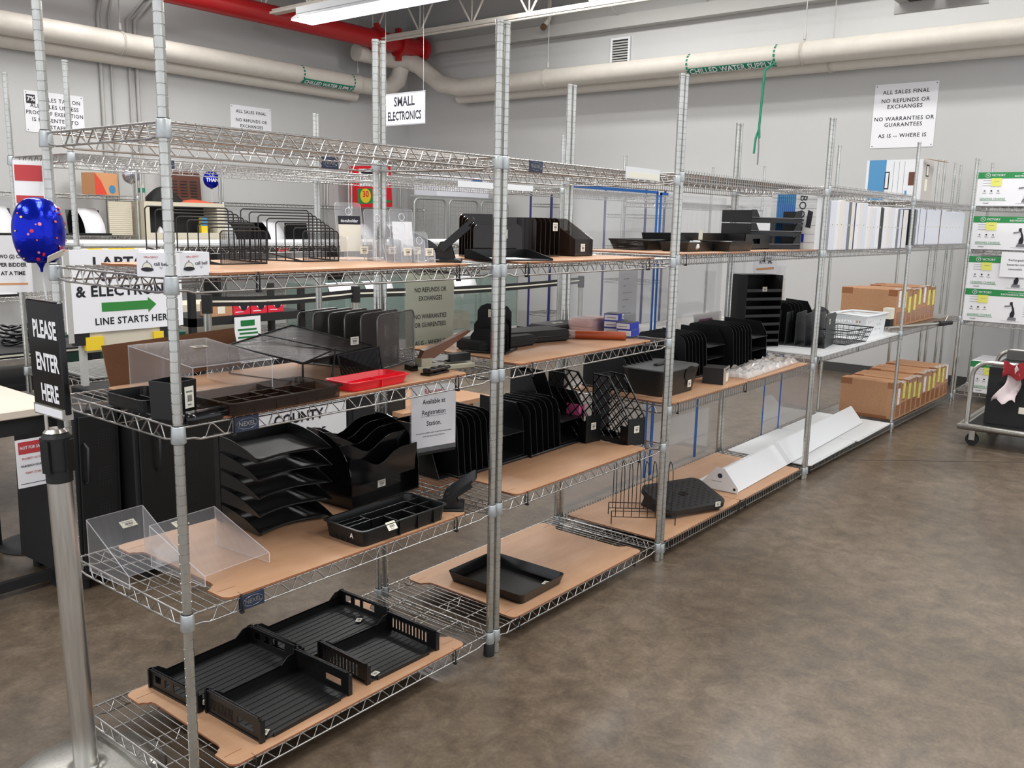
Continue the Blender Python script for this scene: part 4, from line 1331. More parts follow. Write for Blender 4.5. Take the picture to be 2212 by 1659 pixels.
def lattice_file(label, loc, rz, W=.09, Dp=.25, H=.3, sc=.04, lab=True):
    t = thing('magazine_file', label, 'magazine file', loc, rz)
    out = [(-Dp / 2, 0), (Dp / 2, 0), (Dp / 2, H), (Dp / 2 - .1, H), (-Dp / 2, H * .42)]
    def clip(px, py, dx, dy):
        ts = []
        for i in range(len(out)):
            (x1, y1), (x2, y2) = out[i], out[(i + 1) % len(out)]
            ex, ey = x2 - x1, y2 - y1
            den = dx * ey - dy * ex
            if abs(den) < 1e-9:
                continue
            tt = ((x1 - px) * ey - (y1 - py) * ex) / den
            u = ((x1 - px) * dy - (y1 - py) * dx) / den
            if -1e-6 <= u <= 1 + 1e-6:
                ts.append(tt)
        if len(ts) < 2:
            return None
        a, c = min(ts), max(ts)
        return ((px + dx * a, py + dy * a), (px + dx * c, py + dy * c)) if c - a > .01 else None
    for x in (-W / 2, W / 2):
        b = MB()
        b.tube([(x, p[0], p[1]) for p in out], .004, BLACK, 4, closed=True, smooth=False)
        b.box(x - .0015, x + .0015, -Dp / 2, -Dp / 2 + .05, 0, H * .3, BLACK)
        b.box(x - .0015, x + .0015, -Dp / 2, Dp / 2, 0, .02, BLACK)
        for s in (-1, 1):
            k = -12
            while k < 13:
                r = clip(0, H * .5 + k * sc * 1.4, 1 / math.sqrt(2), s / math.sqrt(2))
                if r:
                    b.tube([(x, *r[0]), (x, *r[1])], .0032, BLACK, 4, smooth=False)
                k += 1
        b.build('lattice_side', t)
    b = MB(); b.box(-W / 2, W / 2, -Dp / 2 - .002, -Dp / 2 + .001, 0, H * .42, BLACK); b.build('front_panel', t)
    b = MB(); b.box(-W / 2, W / 2, Dp / 2 - .002, Dp / 2, 0, H, BLACK); b.box(-W / 2, W / 2, -Dp / 2, Dp / 2, 0, .003, BLACK); b.build('back_panel', t)
    if lab:
        stands(t, 0, -Dp / 2 - .003, H * .25, .032, .032)
    return t
lattice_file('black lattice sided magazine file with a price label at the second unit\'s right post', (2.325, .19, .573), math.radians(-14), .1, .24, .3)
t = lattice_file('black lattice sided magazine file with a pink note inside, set back on the fourth shelf', (2.21, .36, Z4b), math.radians(-10), .09, .25, .3)
b = MB(); b.box(-.02, .02, -.05, .03, .1, .16, mat('pink_note', (230, 90, 150), .6)); b.build('pink_note', t)
t = thing('magazine_file', 'tall solid black magazine file behind the sorters near the third pair of posts', 'magazine file', (2.08, .50, Z4b), math.radians(-8))
b = MB()
for x in (-.045, .045):
    b.prism([(-.11, 0), (.11, 0), (.11, .31), (-.02, .31), (-.11, .14)], -.0015, .0015, BLACK, TR(x, 0, 0, PI / 2, 0, PI / 2))
b.box(-.045, .045, .107, .11, 0, .31, BLACK); b.box(-.045, .045, -.11, -.107, 0, .14, BLACK); b.box(-.045, .045, -.11, .11, 0, .003, BLACK); b.build('box', t)
# L5
t = thing('drip_tray', 'single black rectangular tray on the second unit\'s bottom shelf', 'tray', (1.575, .235, Z5), .02)
b = MB(); b.tray(.30, .39, .042, BLACKG, .003, .012, .02, 5); b.build('tray', t)
fold_label(t, .09, -.14, .0042, .2, 0, .035, .028)
# signs hanging behind the first unit
def stand_sign(label, loc, rz, w, h, lines, mt, ink, name='sign_holder', glass=True):
    t = thing(name, label, 'sign', loc, rz)
    b = MB(); b.box(-w / 2 - .004, w / 2 + .004, -.002, .002, -.02, h + .004, CLEAR); b.build('acrylic_sleeve', t)
    b = MB(); b.box(-w / 2, w / 2, -.0035, -.0025, 0, h, mt); b.build('paper', t)
    b = MB()
    for l in lines:
        b.text(l[0], l[1], l[4] if len(l) > 4 else ink, TR(l[2], -.004, l[3]) @ FRONT, .012, l[5] if len(l) > 5 else .85)
    b.build('lettering', t)
    b = MB(); b.box(-w / 2, w / 2, -.004, .004, -.028, -.018, BLACKG); b.build('edge_strip', t)
    return t
PALEG = mat('pale_green_paper', (206, 214, 194), .6)
stand_sign('pale green no refunds or exchanges sign in a clear stand behind the middle shelf', (1.535, .64, 1.03), -.05, .27, .38,
           [('ALL SALES FINAL', .027, 0, .32), ('NO REFUNDS OR', .027, 0, .25), ('EXCHANGES', .027, 0, .215), ('NO WARRANTIES', .027, 0, .14), ('OR GUARENTEES', .027, 0, .105), ('AS IS – WHERE IS', .027, 0, .03)], PALEG, INK)
t = stand_sign('white sign saying available at registration station hanging under the middle shelf', (1.23, .325, .725), -.2, .2, .235,
           [('Required.', .026, 0, .212, REDINK), ('Available at', .026, 0, .173), ('Registration', .026, 0, .132), ('Station.', .026, 0, .09), ('You must have a bidder number to have the pre-sale purchase', .0075, 0, .055), ('of the Palm Beach County Thrift Store', .0075, 0, .042)], WHITE, INK)
b = MB(); b.box(-.058, .058, -.0044, -.004, .118, .119, INK); b.build('underline', t)
# ---------------------------------------------------------------- third unit
ZA, ZB, ZC = 1.411 + .0272, .722 + .0272, .0555 + .0272
def long_tray(label, loc, rz, w, d, h, gad=0, mesh=None):
    t = thing('long_tray', label, 'tray', loc, rz)
    b = MB(); b.tray(w, d, h, mesh or BLACK, .0028, .012, .012, 3); b.build('tray', t)
    return t
t = thing('mesh_tray', 'shallow dark mesh tray at the left back of the third unit\'s second shelf', 'tray', (2.86, .43, ZA), .1)
b = MB()
for (x0, y0, x1, y1) in ((-.14, -.11, .14, -.11), (.14, -.11, .14, .11), (.14, .11, -.14, .11), (-.14, .11, -.14, -.11)):
    b.add([(x0 * .85, y0 * .85, .002), (x1 * .85, y1 * .85, .002), (x1, y1, .05), (x0, y0, .05)], [(0, 1, 2, 3)], MESHB)
b.add([(-.12, -.09, .002), (.12, -.09, .002), (.12, .09, .002), (-.12, .09, .002)], [(0, 1, 2, 3)], MESHB)
b.tube([(-.14, -.11, .05), (.14, -.11, .05), (.14, .11, .05), (-.14, .11, .05)], .003, BLACKM, 6, closed=True); b.build('mesh_body', t)
long_tray('long low black tray with a torn paper, left of the third post pair\'s white adapters', (2.98, .2, ZA), .02, .42, .16, .045)
long_tray('long black tray nearest the front edge holding white power adapters', (3.22, .12, ZA), .0, .3, .16, .05)
long_tray('long black tray at the back of the third unit\'s second shelf', (3.25, .38, ZA), .0, .62, .2, .085)
def adapter(label, loc, rz, s=1.0):
    t = thing('power_adapter', label, 'adapter', loc, rz)
    b = MB(); b.bev(-.07 * s, .03 * s, -.02 * s, .02 * s, 0, .035 * s, WHITEP, .008); b.build('body', t)
    for k in range(2):
        b = MB(); b.bev((.032 + .035 * k) * s, (.064 + .035 * k) * s, -.018 * s, .018 * s, .002, .03 * s, WHITEP, .006); b.build('plug_block', t)
    return t
adapter('white adapter block lying tilted in the long black tray left of the posts', (2.93, .15, ZA + .01), .35, .9)
adapter('white adapter block in the front black tray right of the posts', (3.22, .12, ZA + .01), .0, 1.1)
price_label(adapter('short white adapter with an upright price tag behind the front tray', (3.1, .25, ZA + .03), 1.2, .6), TR(-.02, -.02, .05) @ FRONT, .03, .05)
t = thing('tray_bin', 'black open topped bin with oval handle holes left of the tray stack', 'tray', (3.72, .3, ZA), 0)
b = MB(); b.holes(.36, .085, .003, [(.1, .2, .03, .06)], BLACK, TR(-.18, -.13, 0)); b.holes(.36, .085, .003, [(.12, .24, .03, .06)], BLACK, TR(-.18, .127, 0))
for x in (-.18, .177):
    b.box(x, x + .003, -.13, .13, 0, .085, BLACK)
b.box(-.18, .18, -.13, .13, 0, .004, BLACK); b.build('bin', t)
t = thing('tiered_letter_tray', 'three tier black letter tray stack near the right end of the third unit', 'tray stack', (3.97, .27, ZA), math.radians(-25))
for k in range(3):
    z = k * .075
    b = MB(); b.box(-.19, .19, -.13, .13, z, z + .004, BLACK); b.box(-.19, .19, -.133, -.129, z, z + .03, BLACK)
    b.box(-.19, .19, .127, .13, z, z + .03, BLACK)
    for x in (-.19, .187):
        b.prism([(-.13, 0), (.13, 0), (.13, .07), (-.13, .07)], 0, .003, BLACK, TR(x, 0, z, PI / 2, 0, PI / 2))
    for s in (-1, 1):
        b.prism([(s * .19, .02), (s * .19, .073), (s * .155, .073), (s * .13, .03), (s * .12, .02)], .129, .133, BLACK, TR(0, 0, z, PI / 2))
    b.box(-.19, .19, -.1335, -.1325, z + .028, z + .031, GREYINK)
    b.build('tier', t)
t = thing('printed_carton', 'white carton with a blue stripe and handwriting at the third unit\'s right end', 'box', (4.15, .03, ZA), 0)
BSTR = mat('blue_stripe_print', (70, 132, 176), .5)
b = MB(); b.box(0, .085, -.02, .26, 0, .322, WHITEB); b.box(-.001, 0, .11, .225, 0, .322, BSTR)
for k in range(9):
    b.box(-.0016, -.001, .112 + k * .0125, .1145 + k * .0125, .0, .322, BLUEC)
for z in (.04, .09, .14, .19, .24, .29):
    b.box(-.0016, -.0008, -.02, .11, z, z + .0015, GREYINK)
b.build('carton', t)
b = MB()
b.prism([(.045, .13), (.075, .125), (.085, .22), (.055, .23)], 0, .001, INK, TR(-.001, .085, 0) @ LEFTF)
b.text('BOOKED', .062, INK, TR(-.002, .075, .19) @ LEFTF @ Matrix.Rotation(-PI / 2 - .1, 4, 'Z'), .004)
b.box(-.002, -.001, .045, .06, .04, .09, BLUEC)
b.build('handwriting', t)
# middle shelf v3
def stack_sorter(label, loc, rz, n, L, W, H):
    return desk_sorter(label, loc, rz, n, L, W, H, 3)
stack_sorter('black desktop sorter on the third unit\'s middle shelf, behind the lidded bin', (2.83, .43, ZB + .004), 0.0, 7, .5, .27, .17)
stack_sorter('black sorter with letter trays in the middle of the third unit\'s middle shelf', (3.33, .40, ZB + .004), 0.0, 7, .48, .3, .235)
stack_sorter('tall black sorter with letter trays in front of the framed certificate', (3.83, .36, ZB + .004), 0.0, 7, .48, .3, .25)
t = thing('lidded_bin', 'black bin with rounded grey lid and price label at the third post pair', 'bin', (2.74, .21, ZB), .0)
def rrp(W, Dd, R, n=5):
    P = []
    for (cx, cy, a0) in ((W / 2 - R, Dd / 2 - R, 0), (-W / 2 + R, Dd / 2 - R, PI / 2), (-W / 2 + R, -Dd / 2 + R, PI), (W / 2 - R, -Dd / 2 + R, 1.5 * PI)):
        for k in range(n + 1):
            a = a0 + k * PI / 2 / n
            P.append((cx + R * math.cos(a), cy + R * math.sin(a)))
    return P
b = MB(); b.tray(.36, .27, .125, mat('black_bin', (26, 27, 27), .4), .003, .022, .05, 5)
b.prism(rrp(.09, .07, .034), 0, .002, BLACK, TR(.05, -.133, .1, PI / 2 + .17)); b.build('tub', t)
b = MB(); b.prism(rrp(.365, .275, .06), .125, .131, mat('grey_lid', (84, 86, 86), .35)); b.build('lid', t)
b = MB(); b.bev(-.06, .06, -.012, .012, .131, .142, BLACK, .004); b.build('lid_handle', t)
stands(t, .06, -.13, .045, .035, .035)
t = thing('metal_bracket', 'small black metal bracket box with a chrome faceplate', 'bracket', (3.16, .11, ZB), .25)
b = MB(); b.box(-.06, .06, -.05, .06, 0, .085, BLACKM); b.build('housing', t)
b = MB(); b.box(-.065, .065, -.056, -.05, 0, .088, STEEL)
for k in range(4):
    b.cyl((-.04 + k * .026, -.057, .076), (-.04 + k * .026, -.0562, .076), .006, BLACKM, 8)
b.box(-.03, .03, -.0575, -.0562, .012, .055, LABEL); b.build('faceplate', t)
t = thing('bagged_sheets', 'crumpled clear plastic bag of sheets at the front of the third unit\'s middle shelf', 'plastic bag', (3.78, .14, ZB), .04)
b = MB()
rnd = random.Random(3)
hgt = {}
def bagf(u, v):
    k = (round(u, 3), round(v, 3))
    if k not in hgt:
        hgt[k] = rnd.uniform(.012, .04)
    e = min(u, 1 - u, v, 1 - v)
    return (-.42 + .84 * u + rnd.uniform(-.004, .004), -.1 + .2 * v, hgt[k] if e > 0.001 else .004)
b.grid(bagf, 26, 9, BAGM, 0, smooth=False); b.build('bag', t)
b = MB(); b.box(-.36, .3, -.07, .07, .0, .012, WHITE); b.build('sheets', t)
t = thing('framed_certificate', 'clear framed sheet with a purple printed card behind the tall sorter', 'frame', (3.97, .56, ZB), 0)
b = MB(); b.box(-.17, .17, -.006, 0, 0, .27, WHITE, TR(0, 0, 0, -.12)); b.box(-.18, .19, -.012, -.006, 0, .28, BAGM, TR(0, 0, 0, -.12)); b.build('frame', t)
b = MB(); b.box(-.12, .06, -.0135, -.0125, .18, .245, mat('purple_print', (110, 56, 84), .5), TR(0, 0, 0, -.12)); b.build('printed_card', t)
# bottom shelf
t = thing('wire_file_rack', 'black wire upright file rack on the third unit\'s bottom shelf', 'file rack', (2.62, .2, ZC), math.radians(38))
for i in range(8):
    y = -.14 + i * .04
    b = MB(); b.tube([(-.0, y, .035), (-.0 , y, .22), (.012, y, .27), (.045, y, .3), (.1, y, .3), (.13, y, .27), (.14, y, .22), (.14, y, .035)], .0022, BLACKM, 5)
    b.build('wire_loop', t)
for z in (.035, .065):
    for x in (0, .14):
        b = MB(); b.tube([(x, -.16, z), (x, .16, z)], .0022, BLACKM, 5); b.build('rail', t)
for (x, y) in ((0, -.16), (.14, -.16), (0, .16), (.14, .16)):
    b = MB(); b.tube([(x, y, .065), (x + (-.01 if x == 0 else .01), y, .0)], .0028, BLACKM, 6); b.build('leg', t)
t = thing('footrest', 'black plastic footrest with a dimpled tilted platform', 'footrest', (2.99, .19, ZC), math.radians(-22))
b = MB(TR(0, -.02, .075, math.radians(15)))
b.prism(rrp(.40, .27, .05, 5), -.022, .006, RUBBER)
for i in range(17):
    for j in range(11):
        x, y = -.165 + i * .0206, -.105 + j * .021
        if (i + j) % 2 == 0:
            b.cyl((x, y, .006), (x, y, .0095), .0075, RUBBER, 8, .006)
b.prism([(.03 * math.cos(2 * PI * k / 16), .02 * math.sin(2 * PI * k / 16)) for k in range(16)], .006, .0085, BLACK)
b.build('platform', t)
b = MB()
for x in (-.17, .15):
    b.prism([(-.12, 0), (.12, 0), (.09, .06), (.02, .085), (-.1, .035)], 0, .02, RUBBER, TR(x, 0, 0, PI / 2, 0, PI / 2))
b.build('base', t)
price_label(t, TR(.12, -.158, .048) @ Matrix.Rotation(PI / 2, 4, 'X'), .035, .026)
t = thing('white_channel', 'long white folded metal channel lying across two bottom shelves', 'metal channel', (3.42, .17, ZC + .002), math.radians(1.6))
Lc = 2.42
prof = [(-.14, 0), (-.135, 0), (-.04, .11), (.06, .02), (.16, .0), (.16, .004), (.062, .025), (-.04, .116), (-.05, .116), (-.14, .006)]
prof = [(-.10, .0), (-.094, .0), (.0, .108), (.094, .02), (.17, .004), (.17, .0), (.174, .0), (.174, .008), (.098, .026), (.004, .116), (-.006, .116)]
b = MB(); b.prism(prof, 0, Lc, WHITEP, TR(0, 0, 0, PI / 2, 0, PI / 2)); b.build('channel', t)
b = MB(); b.prism([(-.11, 0), (.11, 0), (.12, .02), (.025, .13), (-.025, .13), (-.11, .03)], -.004, 0, WHITEP, TR(0, 0, 0, PI / 2, 0, PI / 2))
b.cyl((-.0045, .0, .085), (-.006, .0, .085), .014, NAVY, 14); b.cyl((-.0045, -.09, .02), (-.006, -.09, .02), .008, BLACKM, 10)
b.box(-.0055, -.0042, -.01, .05, .05, .052, GREYINK); b.build('end_bracket', t)
# clear taped sheets on the back of the third unit
def sheet(label, x0, x1, z0, z1, y, tapes):
    t = thing('clear_sheet', label, 'plastic sheet', (0, y, 0))
    b = MB(); b.box(x0, x1, 0, .003, z0, z1, SHEETC); b.build('sheet', t)
    for (a0, a1, c0, c1) in tapes:
        b = MB(); b.box(a0, a1, -.002, .005, c0, c1, BLUE); b.build('tape_edge', t)
sheet('clear sheet edged in blue tape on the back of the third unit, left panel', 2.52, 3.355, .08, 1.745, .625, ((2.52, 3.355, 1.735, 1.75), (3.343, 3.357, .08, 1.745)))
sheet('clear sheet with blue tape up its left edge, centre panel behind the third unit', 3.385, 4.23, .70, 1.74, .625, ((3.385, 3.399, .7, 1.74), (3.385, 3.47, 1.73, 1.745)))
sheet('low clear sheet with a wide blue tape edge below the middle shelf', 3.4, 4.20, .085, .71, .62, ((3.97, 3.995, .085, .71), (3.4, 3.425, .085, .71)))
sheet('tall clear sheet with blue tape beside the fourth unit\'s back post', 4.31, 5.3, .7, 1.76, .625, ((4.31, 4.325, .7, 1.76), (4.3, 4.36, 1.75, 1.765)))
sheet('low clear sheet leaning behind the fourth unit\'s bottom shelf', 4.9, 5.95, .08, .72, .56, ((4.9, 4.905, .08, .72), (5.2, 5.212, .08, .72)))
# ---------------------------------------------------------------- fourth unit
t = thing('printed_carton', 'white carton with blue stripe standing on the far top shelf', 'box', (6.27, .0, 1.765 + .02), -.02)
b = MB(); b.box(0, .3, 0, .42, 0, .315, WHITEB); b.box(-.001, 0, .27, .40, 0, .315, BSTR)
b.box(-.002, 0, .24, .275, .09, .225, INK); b.box(-.0025, -.002, .247, .268, .1, .215, WHITEB)
b.box(-.002, 0, .05, .095, .12, .22, BROWN); b.box(-.002, 0, .1, .115, .03, .08, BSTR)
for y in (.13, .17, .21):
    b.box(-.001, 0, y, y + .002, .02, .3, GREYINK)
b.box(.02, .3, -.001, 0, 0, .315, mat('grey_card_side', (186, 180, 176), .7)); b.box(.1, .17, -.002, -.001, .19, .28, INK); b.box(.11, .16, -.0025, -.002, .2, .27, LABEL)
b.box(.09, .15, -.0025, -.001, .08, .17, LABEL)
b.build('carton', t)
b = MB(); b.prism([(0, 0), (.3, -.07), (.32, -.02), (0, .02)], .315, .318, CARD, TR(.0, .0, 0, .12)); b.build('open_flap', t)
BINW = [('w', .07), ('w', .045), ('w', .06), ('w', .05), ('d', .038), ('w', .045), ('b', .014), ('w', .05), ('w', .03), ('w', .075), ('w', .04), ('w', .035), ('w', .062), ('w', .06), ('k', .03), ('k', .02)]
GREYB = mat('grey_binder', (110, 116, 122), .5)
WB = [mat('white_binder', (226, 226, 230), .35), mat('cool_white_binder', (212, 214, 224), .35), mat('cream_binder', (222, 216, 206), .35)]
def binder(label, x, y, z, wd, mt, rz, tilt=0.0, h=.285, d=.25, lb=True, grp=None):
    t = thing('ring_binder', label, 'binder', (x, y, z), 0, grp, rot=(0, tilt, rz))
    b = MB(); b.bev(0, .0025, 0, d, 0, h, mt, .0008); b.bev(wd - .0025, wd, 0, d, 0, h, mt, .0008); b.bev(0, wd, -.004, 0, 0, h, mt, .001); b.build('cover', t)
    b = MB(); b.box(.004, wd - .004, .03, d - .006, .006, h - .008, WHITE); b.build('pages', t)
    if lb and wd > .03:
        b = MB(); b.box(wd * .35, wd * .62, -.0046, -.004, h * .5, h * .54, LABEL); b.box(wd * .42, wd * .56, -.0049, -.0046, h * .51, h * .53, GREYINK); b.build('spine_sticker', t)
    return t
rb = random.Random(11)
x = 4.345
for i, (c, wd) in enumerate([(c_, w_ * 1.35) for c_, w_ in BINW * 2]):
    if x + wd > 5.98:
        break
    m = {'w': WB[(i * 5 + 1) % 3], 'd': GREYB, 'b': NAVYP, 'k': BLACK}[c]
    h = .27 + (.03 if i < 10 else .012) + rb.uniform(-.006, .004)
    lbl = {'w': 'white ring binder in the row of binders on the fourth unit, white spine facing the aisle', 'd': 'grey spined ring binder among the white ones on the fourth unit', 'b': 'thin navy blue binder among the white ones on the fourth unit', 'k': 'black ring binder in the row of white binders on the fourth unit'}[c]
    if c != 'w' and i > 15:
        lbl = lbl.replace('on the fourth unit', 'toward the far end of the fourth unit')
    lbl = ORD[i] + ' binder from the left on the fourth unit, ' + {'w': 'white spined', 'd': 'grey spined', 'b': 'thin and navy blue', 'k': 'black'}[c]
    binder(lbl, x, .0 - .0148 * (x - 4.288) - .0, 1.411 + .0208, wd, m, -.0148, 0, h, grp='binders on the fourth unit')
    x += wd + .002
x = 6.08
for i, (c, wd) in enumerate([('k', .03), ('g', .05), ('w', .055), ('b', .01), ('w', .11), ('w', .045), ('b', .014), ('w', .09), ('w', .05), ('w', .05), ('w', .06), ('w', .06), ('w', .07), ('r', .022), ('w', .13), ('w', .12), ('w', .09), ('w', .08), ('w', .12), ('w', .1), ('w', .09)]):
    if x + wd > 7.72:
        break
    m = {'w': WB[(i * 3 + 1) % 3], 'g': GREYB, 'b': NAVYP, 'k': BLACK, 'r': BROWN}[c]
    lbl = {'w': 'white ring binder in the row of binders on the farthest unit', 'g': 'grey ring binder on the farthest unit beside a black one', 'b': 'thin navy binder on the farthest unit' + (', second from the left' if i > 4 else ''), 'k': 'black ring binder at the left end of the farthest unit\'s binder row', 'r': 'brown ring binder among white ones on the farthest unit'}[c]
    lbl = ORD[i] + ' binder from the left on the farthest unit, ' + {'w': 'white spined', 'g': 'grey spined', 'b': 'thin and navy blue', 'k': 'black', 'r': 'brown'}[c]
    binder(lbl, x, -.02 - .0191 * (x - 6.025), 1.43 + .0208, wd, m, -.0191, 0, .275 + rb.uniform(-.01, .006), grp='binders on the farthest unit')
    x += wd + .002
ZW = .758 + .0272
file_rack('grey vertical desk sorter with five open slots at the fourth unit\'s left posts', (4.80, .26, ZW), math.radians(-82), 6, .30, (.22, .22), .32, mat('charcoal_sorter', (44, 48, 48), .45), th=.004)
t = [o for o in bpy.data.objects if o.name.startswith('file_rack') and o.parent is None][-1]
price_label(t, TR(.164, -.05, .17) @ Matrix.Rotation(PI, 4, 'Z') @ LEFTF, .03, .035)
stack_sorter('black sorter with rounded back standing behind the grey vertical sorter', (4.95, .44, ZW + .004), .0, 4, .4, .22, .27)
t = thing('tower_sorter', 'tall black literature tower with stacked slots on the fourth unit\'s middle shelf', 'file sorter', (4.48, .50, ZW), math.radians(-30))
b = MB(); b.box(-.14, .14, -.09, .1, 0, .004, BLACKM); b.box(-.14, -.137, -.1, .1, 0, .47, BLACKM); b.box(.137, .14, -.1, .1, 0, .47, BLACKM); b.box(-.14, .14, .097, .1, 0, .47, BLACKM); b.box(-.14, .14, -.02, .1, .467, .47, BLACKM); b.build('cabinet', t)
for k in range(7):
    b = MB(); b.box(-.137, .137, -.1, .09, .03 + k * .055, .033 + k * .055, BLACK); b.box(-.137, .137, -.1, -.097, .03 + k * .055, .05 + k * .055, BLACK); b.build('slot', t)
stands(t, .0, -.101, .38, .035, .03)
def basket_wire(label, loc, rz, w, d, h):
    t = thing('wire_basket', label, 'basket', loc, rz)
    b = MB()
    for z, f in ((.002, .8), (h * .35, .87), (h * .68, .94), (h, 1.0)):
        b.tube([(-w / 2 * f, -d / 2 * f, z), (w / 2 * f, -d / 2 * f, z), (w / 2 * f, d / 2 * f, z), (-w / 2 * f, d / 2 * f, z)], .0018 if z < h else .003, BLACKM, 5, closed=True)
    n = 12
    for i in range(n + 1):
        x = -1 + 2 * i / n
        b.tube([(x * w / 2, -d / 2, h), (x * w / 2 * .8, -d / 2 * .8, .002), (x * w / 2 * .8, d / 2 * .8, .002), (x * w / 2, d / 2, h)], .0014, BLACKM, 4)
        if i % 2 == 0:
            b.tube([(-w / 2, x * d / 2, h), (-w / 2 * .8, x * d / 2 * .8, .002), (w / 2 * .8, x * d / 2 * .8, .002), (w / 2, x * d / 2, h)], .0014, BLACKM, 4)
    b.build('wire_body', t)
    return t
basket_wire('black wire basket nearest the front edge of the fourth unit', (5.12, .12, ZW), -.1, .42, .26, .1)
basket_wire('black wire basket behind the front one, holding a black pouch', (5.2, .38, ZW), .0, .4, .24, .16)
t = thing('pouch', 'black fabric pouch with cream tags in the rear wire basket', 'bag', (5.25, .33, ZW + .15), .2)
b = MB()
b.grid(lambda u, v: (-.12 + .24 * u, -.07 + .14 * v, .07 * math.sin(PI * u) ** .5 * math.sin(PI * v) ** .5 + .004 * math.sin(19 * u + 7 * v)), 14, 10, NYL, .01); b.build('body', t)
price_label(t, TR(-.03, -.065, .04) @ FRONT, .04, .03); price_label(t, TR(-.11, -.06, .02) @ FRONT, .03, .025)
t = thing('laundry_basket', 'white plastic basket with round holes at the fourth unit\'s right post', 'basket', (5.72, .2, ZW), -.1)
w, d, h = .36, .26, .155
b = MB()
def side(M, L, inset=.035):
    rects = []
    for r_, z0 in enumerate((.035, .07, .105)):
        n = 9
        for i in range(n):
            x = .03 + (L - .06) * i / n
            rects.append((x, x + (L - .06) / n * .55, z0, z0 + .02))
    b.holes(L, h, .003, rects, WHITEP, M)
for (M, L) in ((TR(-w / 2, -d / 2, 0, -.22), w), (TR(w / 2, d / 2, 0, -.22, 0, PI), w), (TR(w / 2, -d / 2, 0, 0, 0, PI / 2) @ TR(0, 0, 0, -.22), d), (TR(-w / 2, d / 2, 0, 0, 0, -PI / 2) @ TR(0, 0, 0, -.22), d)):
    side(M @ TR(0, .03, 0) @ Matrix.Rotation(.44, 4, 'X'), L)
b.box(-w / 2 + .02, w / 2 - .02, -d / 2 + .02, d / 2 - .02, 0, .004, WHITEP)
b.build('body', t)
b = MB(); b.tube([(-w / 2 - .008, -d / 2 - .008, h), (w / 2 + .008, -d / 2 - .008, h), (w / 2 + .008, d / 2 + .008, h), (-w / 2 - .008, d / 2 + .008, h)], .006, WHITEP, 8, closed=True); b.build('rim', t)
# price paper hanging at back
t = thing('paper_notice', 'white notice with orange line hanging behind the fourth unit\'s binders', 'notice', (4.85, .6, 1.3))
b = MB(); b.box(-.2, .2, -.002, 0, -.06, .3, WHITE); b.build('sheet', t)
b = MB(); b.text('CARD', .07, INK, TR(0.05, -.003, .09) @ FRONT, .02); b.text('AT A TIME', .06, INK, TR(0, -.003, .03) @ FRONT, .02, .8); b.box(-.15, .15, -.003, -.002, -.03, -.015, ORANGE); b.build('lettering', t)
# ---------------------------------------------------------------- fifth unit: cartons
def carton(label, loc, rz, wd, dp, h, grp, tagc, k):
    t = thing('flat_carton', label, 'cardboard box', loc, 0, grp, rot=(0, rb.uniform(-.03, .02), rz))
    b = MB(); b.bev(0, wd, 0, dp, 0, h, CARD, .004); b.build('carton', t)
    for q in ((-.0008, 0, 0.0, .07, h - .05, h), (-.0008, 0, dp - .09, dp, h - .05, h), (-.0008, 0, .06, dp - .1, 0.0, .025), (wd * .1, wd * .9, -.001, 0, .02, .12), (wd * .3, wd * .8, -.001, 0, h * .5, h)):
        b = MB(); b.box(*q, TAPEB); b.build('tape_strip', t)
    if tagc:
        b = MB(); b.box(wd * .25, wd * .7, -.003, -.0012, h * tagc, h * tagc + .13, YELLOW if k % 5 else WHITE); b.box(wd * .3, wd * .6, -.0034, -.003, h * tagc + .05, h * tagc + .052, GREYINK); b.build('tag', t)
        b = MB(); b.grid(lambda u, v: (wd * u, -.012 + .05 * v, h + .002 + .012 * math.sin(PI * u) * rb.random()), 5, 3, BAGM, 0, smooth=False); b.build('plastic_scrap', t)
    return t
x = 6.12
for k in range(11):
    wd = .125 + .02 * (k % 3) * .5
    y = -.015 - .0191 * (x - 6.025)
    if k == 0:
        lbl = 'nearest flat cardboard carton at the front of the bottom row'
    else:
        lbl = ORD[k] + ' cardboard carton from the left in the bottom row, taped and tagged'
    carton(lbl, x, 0, 0, 0, 0, None, 0, 0) if False else carton(lbl, (x, y, .058 + .021), -.0191, wd - .004, .44, .29 + rb.uniform(-.012, .012), 'cartons in the bottom row' if k else None, rb.uniform(.35, .6) if k else .4, k)
    x += wd + .006
x = 6.23
for k in range(8):
    wd = .13
    y = .08 - .0191 * (x - 6.025)
    lbl = 'nearest flat cardboard carton of the upper row with torn tape corners' if k == 0 else ORD[k] + ' cardboard carton from the left in the upper row, taped and tagged'
    carton(lbl, (x, y, .779 + .021), -.0191, wd - .004, .44, .29 + rb.uniform(-.012, .012), 'cartons in the upper row' if k else None, rb.uniform(.3, .55), k)
    x += wd + .005
t = thing('shelf_liner', 'grey flat board covering the far end of the farthest unit\'s middle shelf', 'board', (0, 0, .779 + .0205), -.0191)
b = MB(); b.box(7.3, 7.75, .14, .68, 0, .0035, mat('grey_liner', (128, 126, 122), .6)); b.build('board', t)
t = thing('tripod', 'folded aluminium tripod with black knobs lying across the middle shelf edge', 'tripod', (6.1, .03, .8), math.radians(-16))
b = MB(); b.cyl((-.1, 0, .018), (.62, 0, .018), .011, STEEL, 10); b.build('leg', t)
b = MB(); b.cyl((-.1, .028, .016), (.6, .028, .016), .009, STEEL, 10); b.build('leg', t)
b = MB(); b.cyl((.62, 0, .018), (.78, -.01, .018), .018, BLACKM, 10); b.bev(.6, .7, -.03, .05, .0, .03, BLACKM, .006); b.tube([(.7, 0, .03), (.72, -.01, .08)], .006, STEEL, 6); b.build('pan_head', t)
t = thing('black_box', 'small black box with a paper label beside the upper carton row', 'box', (6.1, .09, .8), 0)
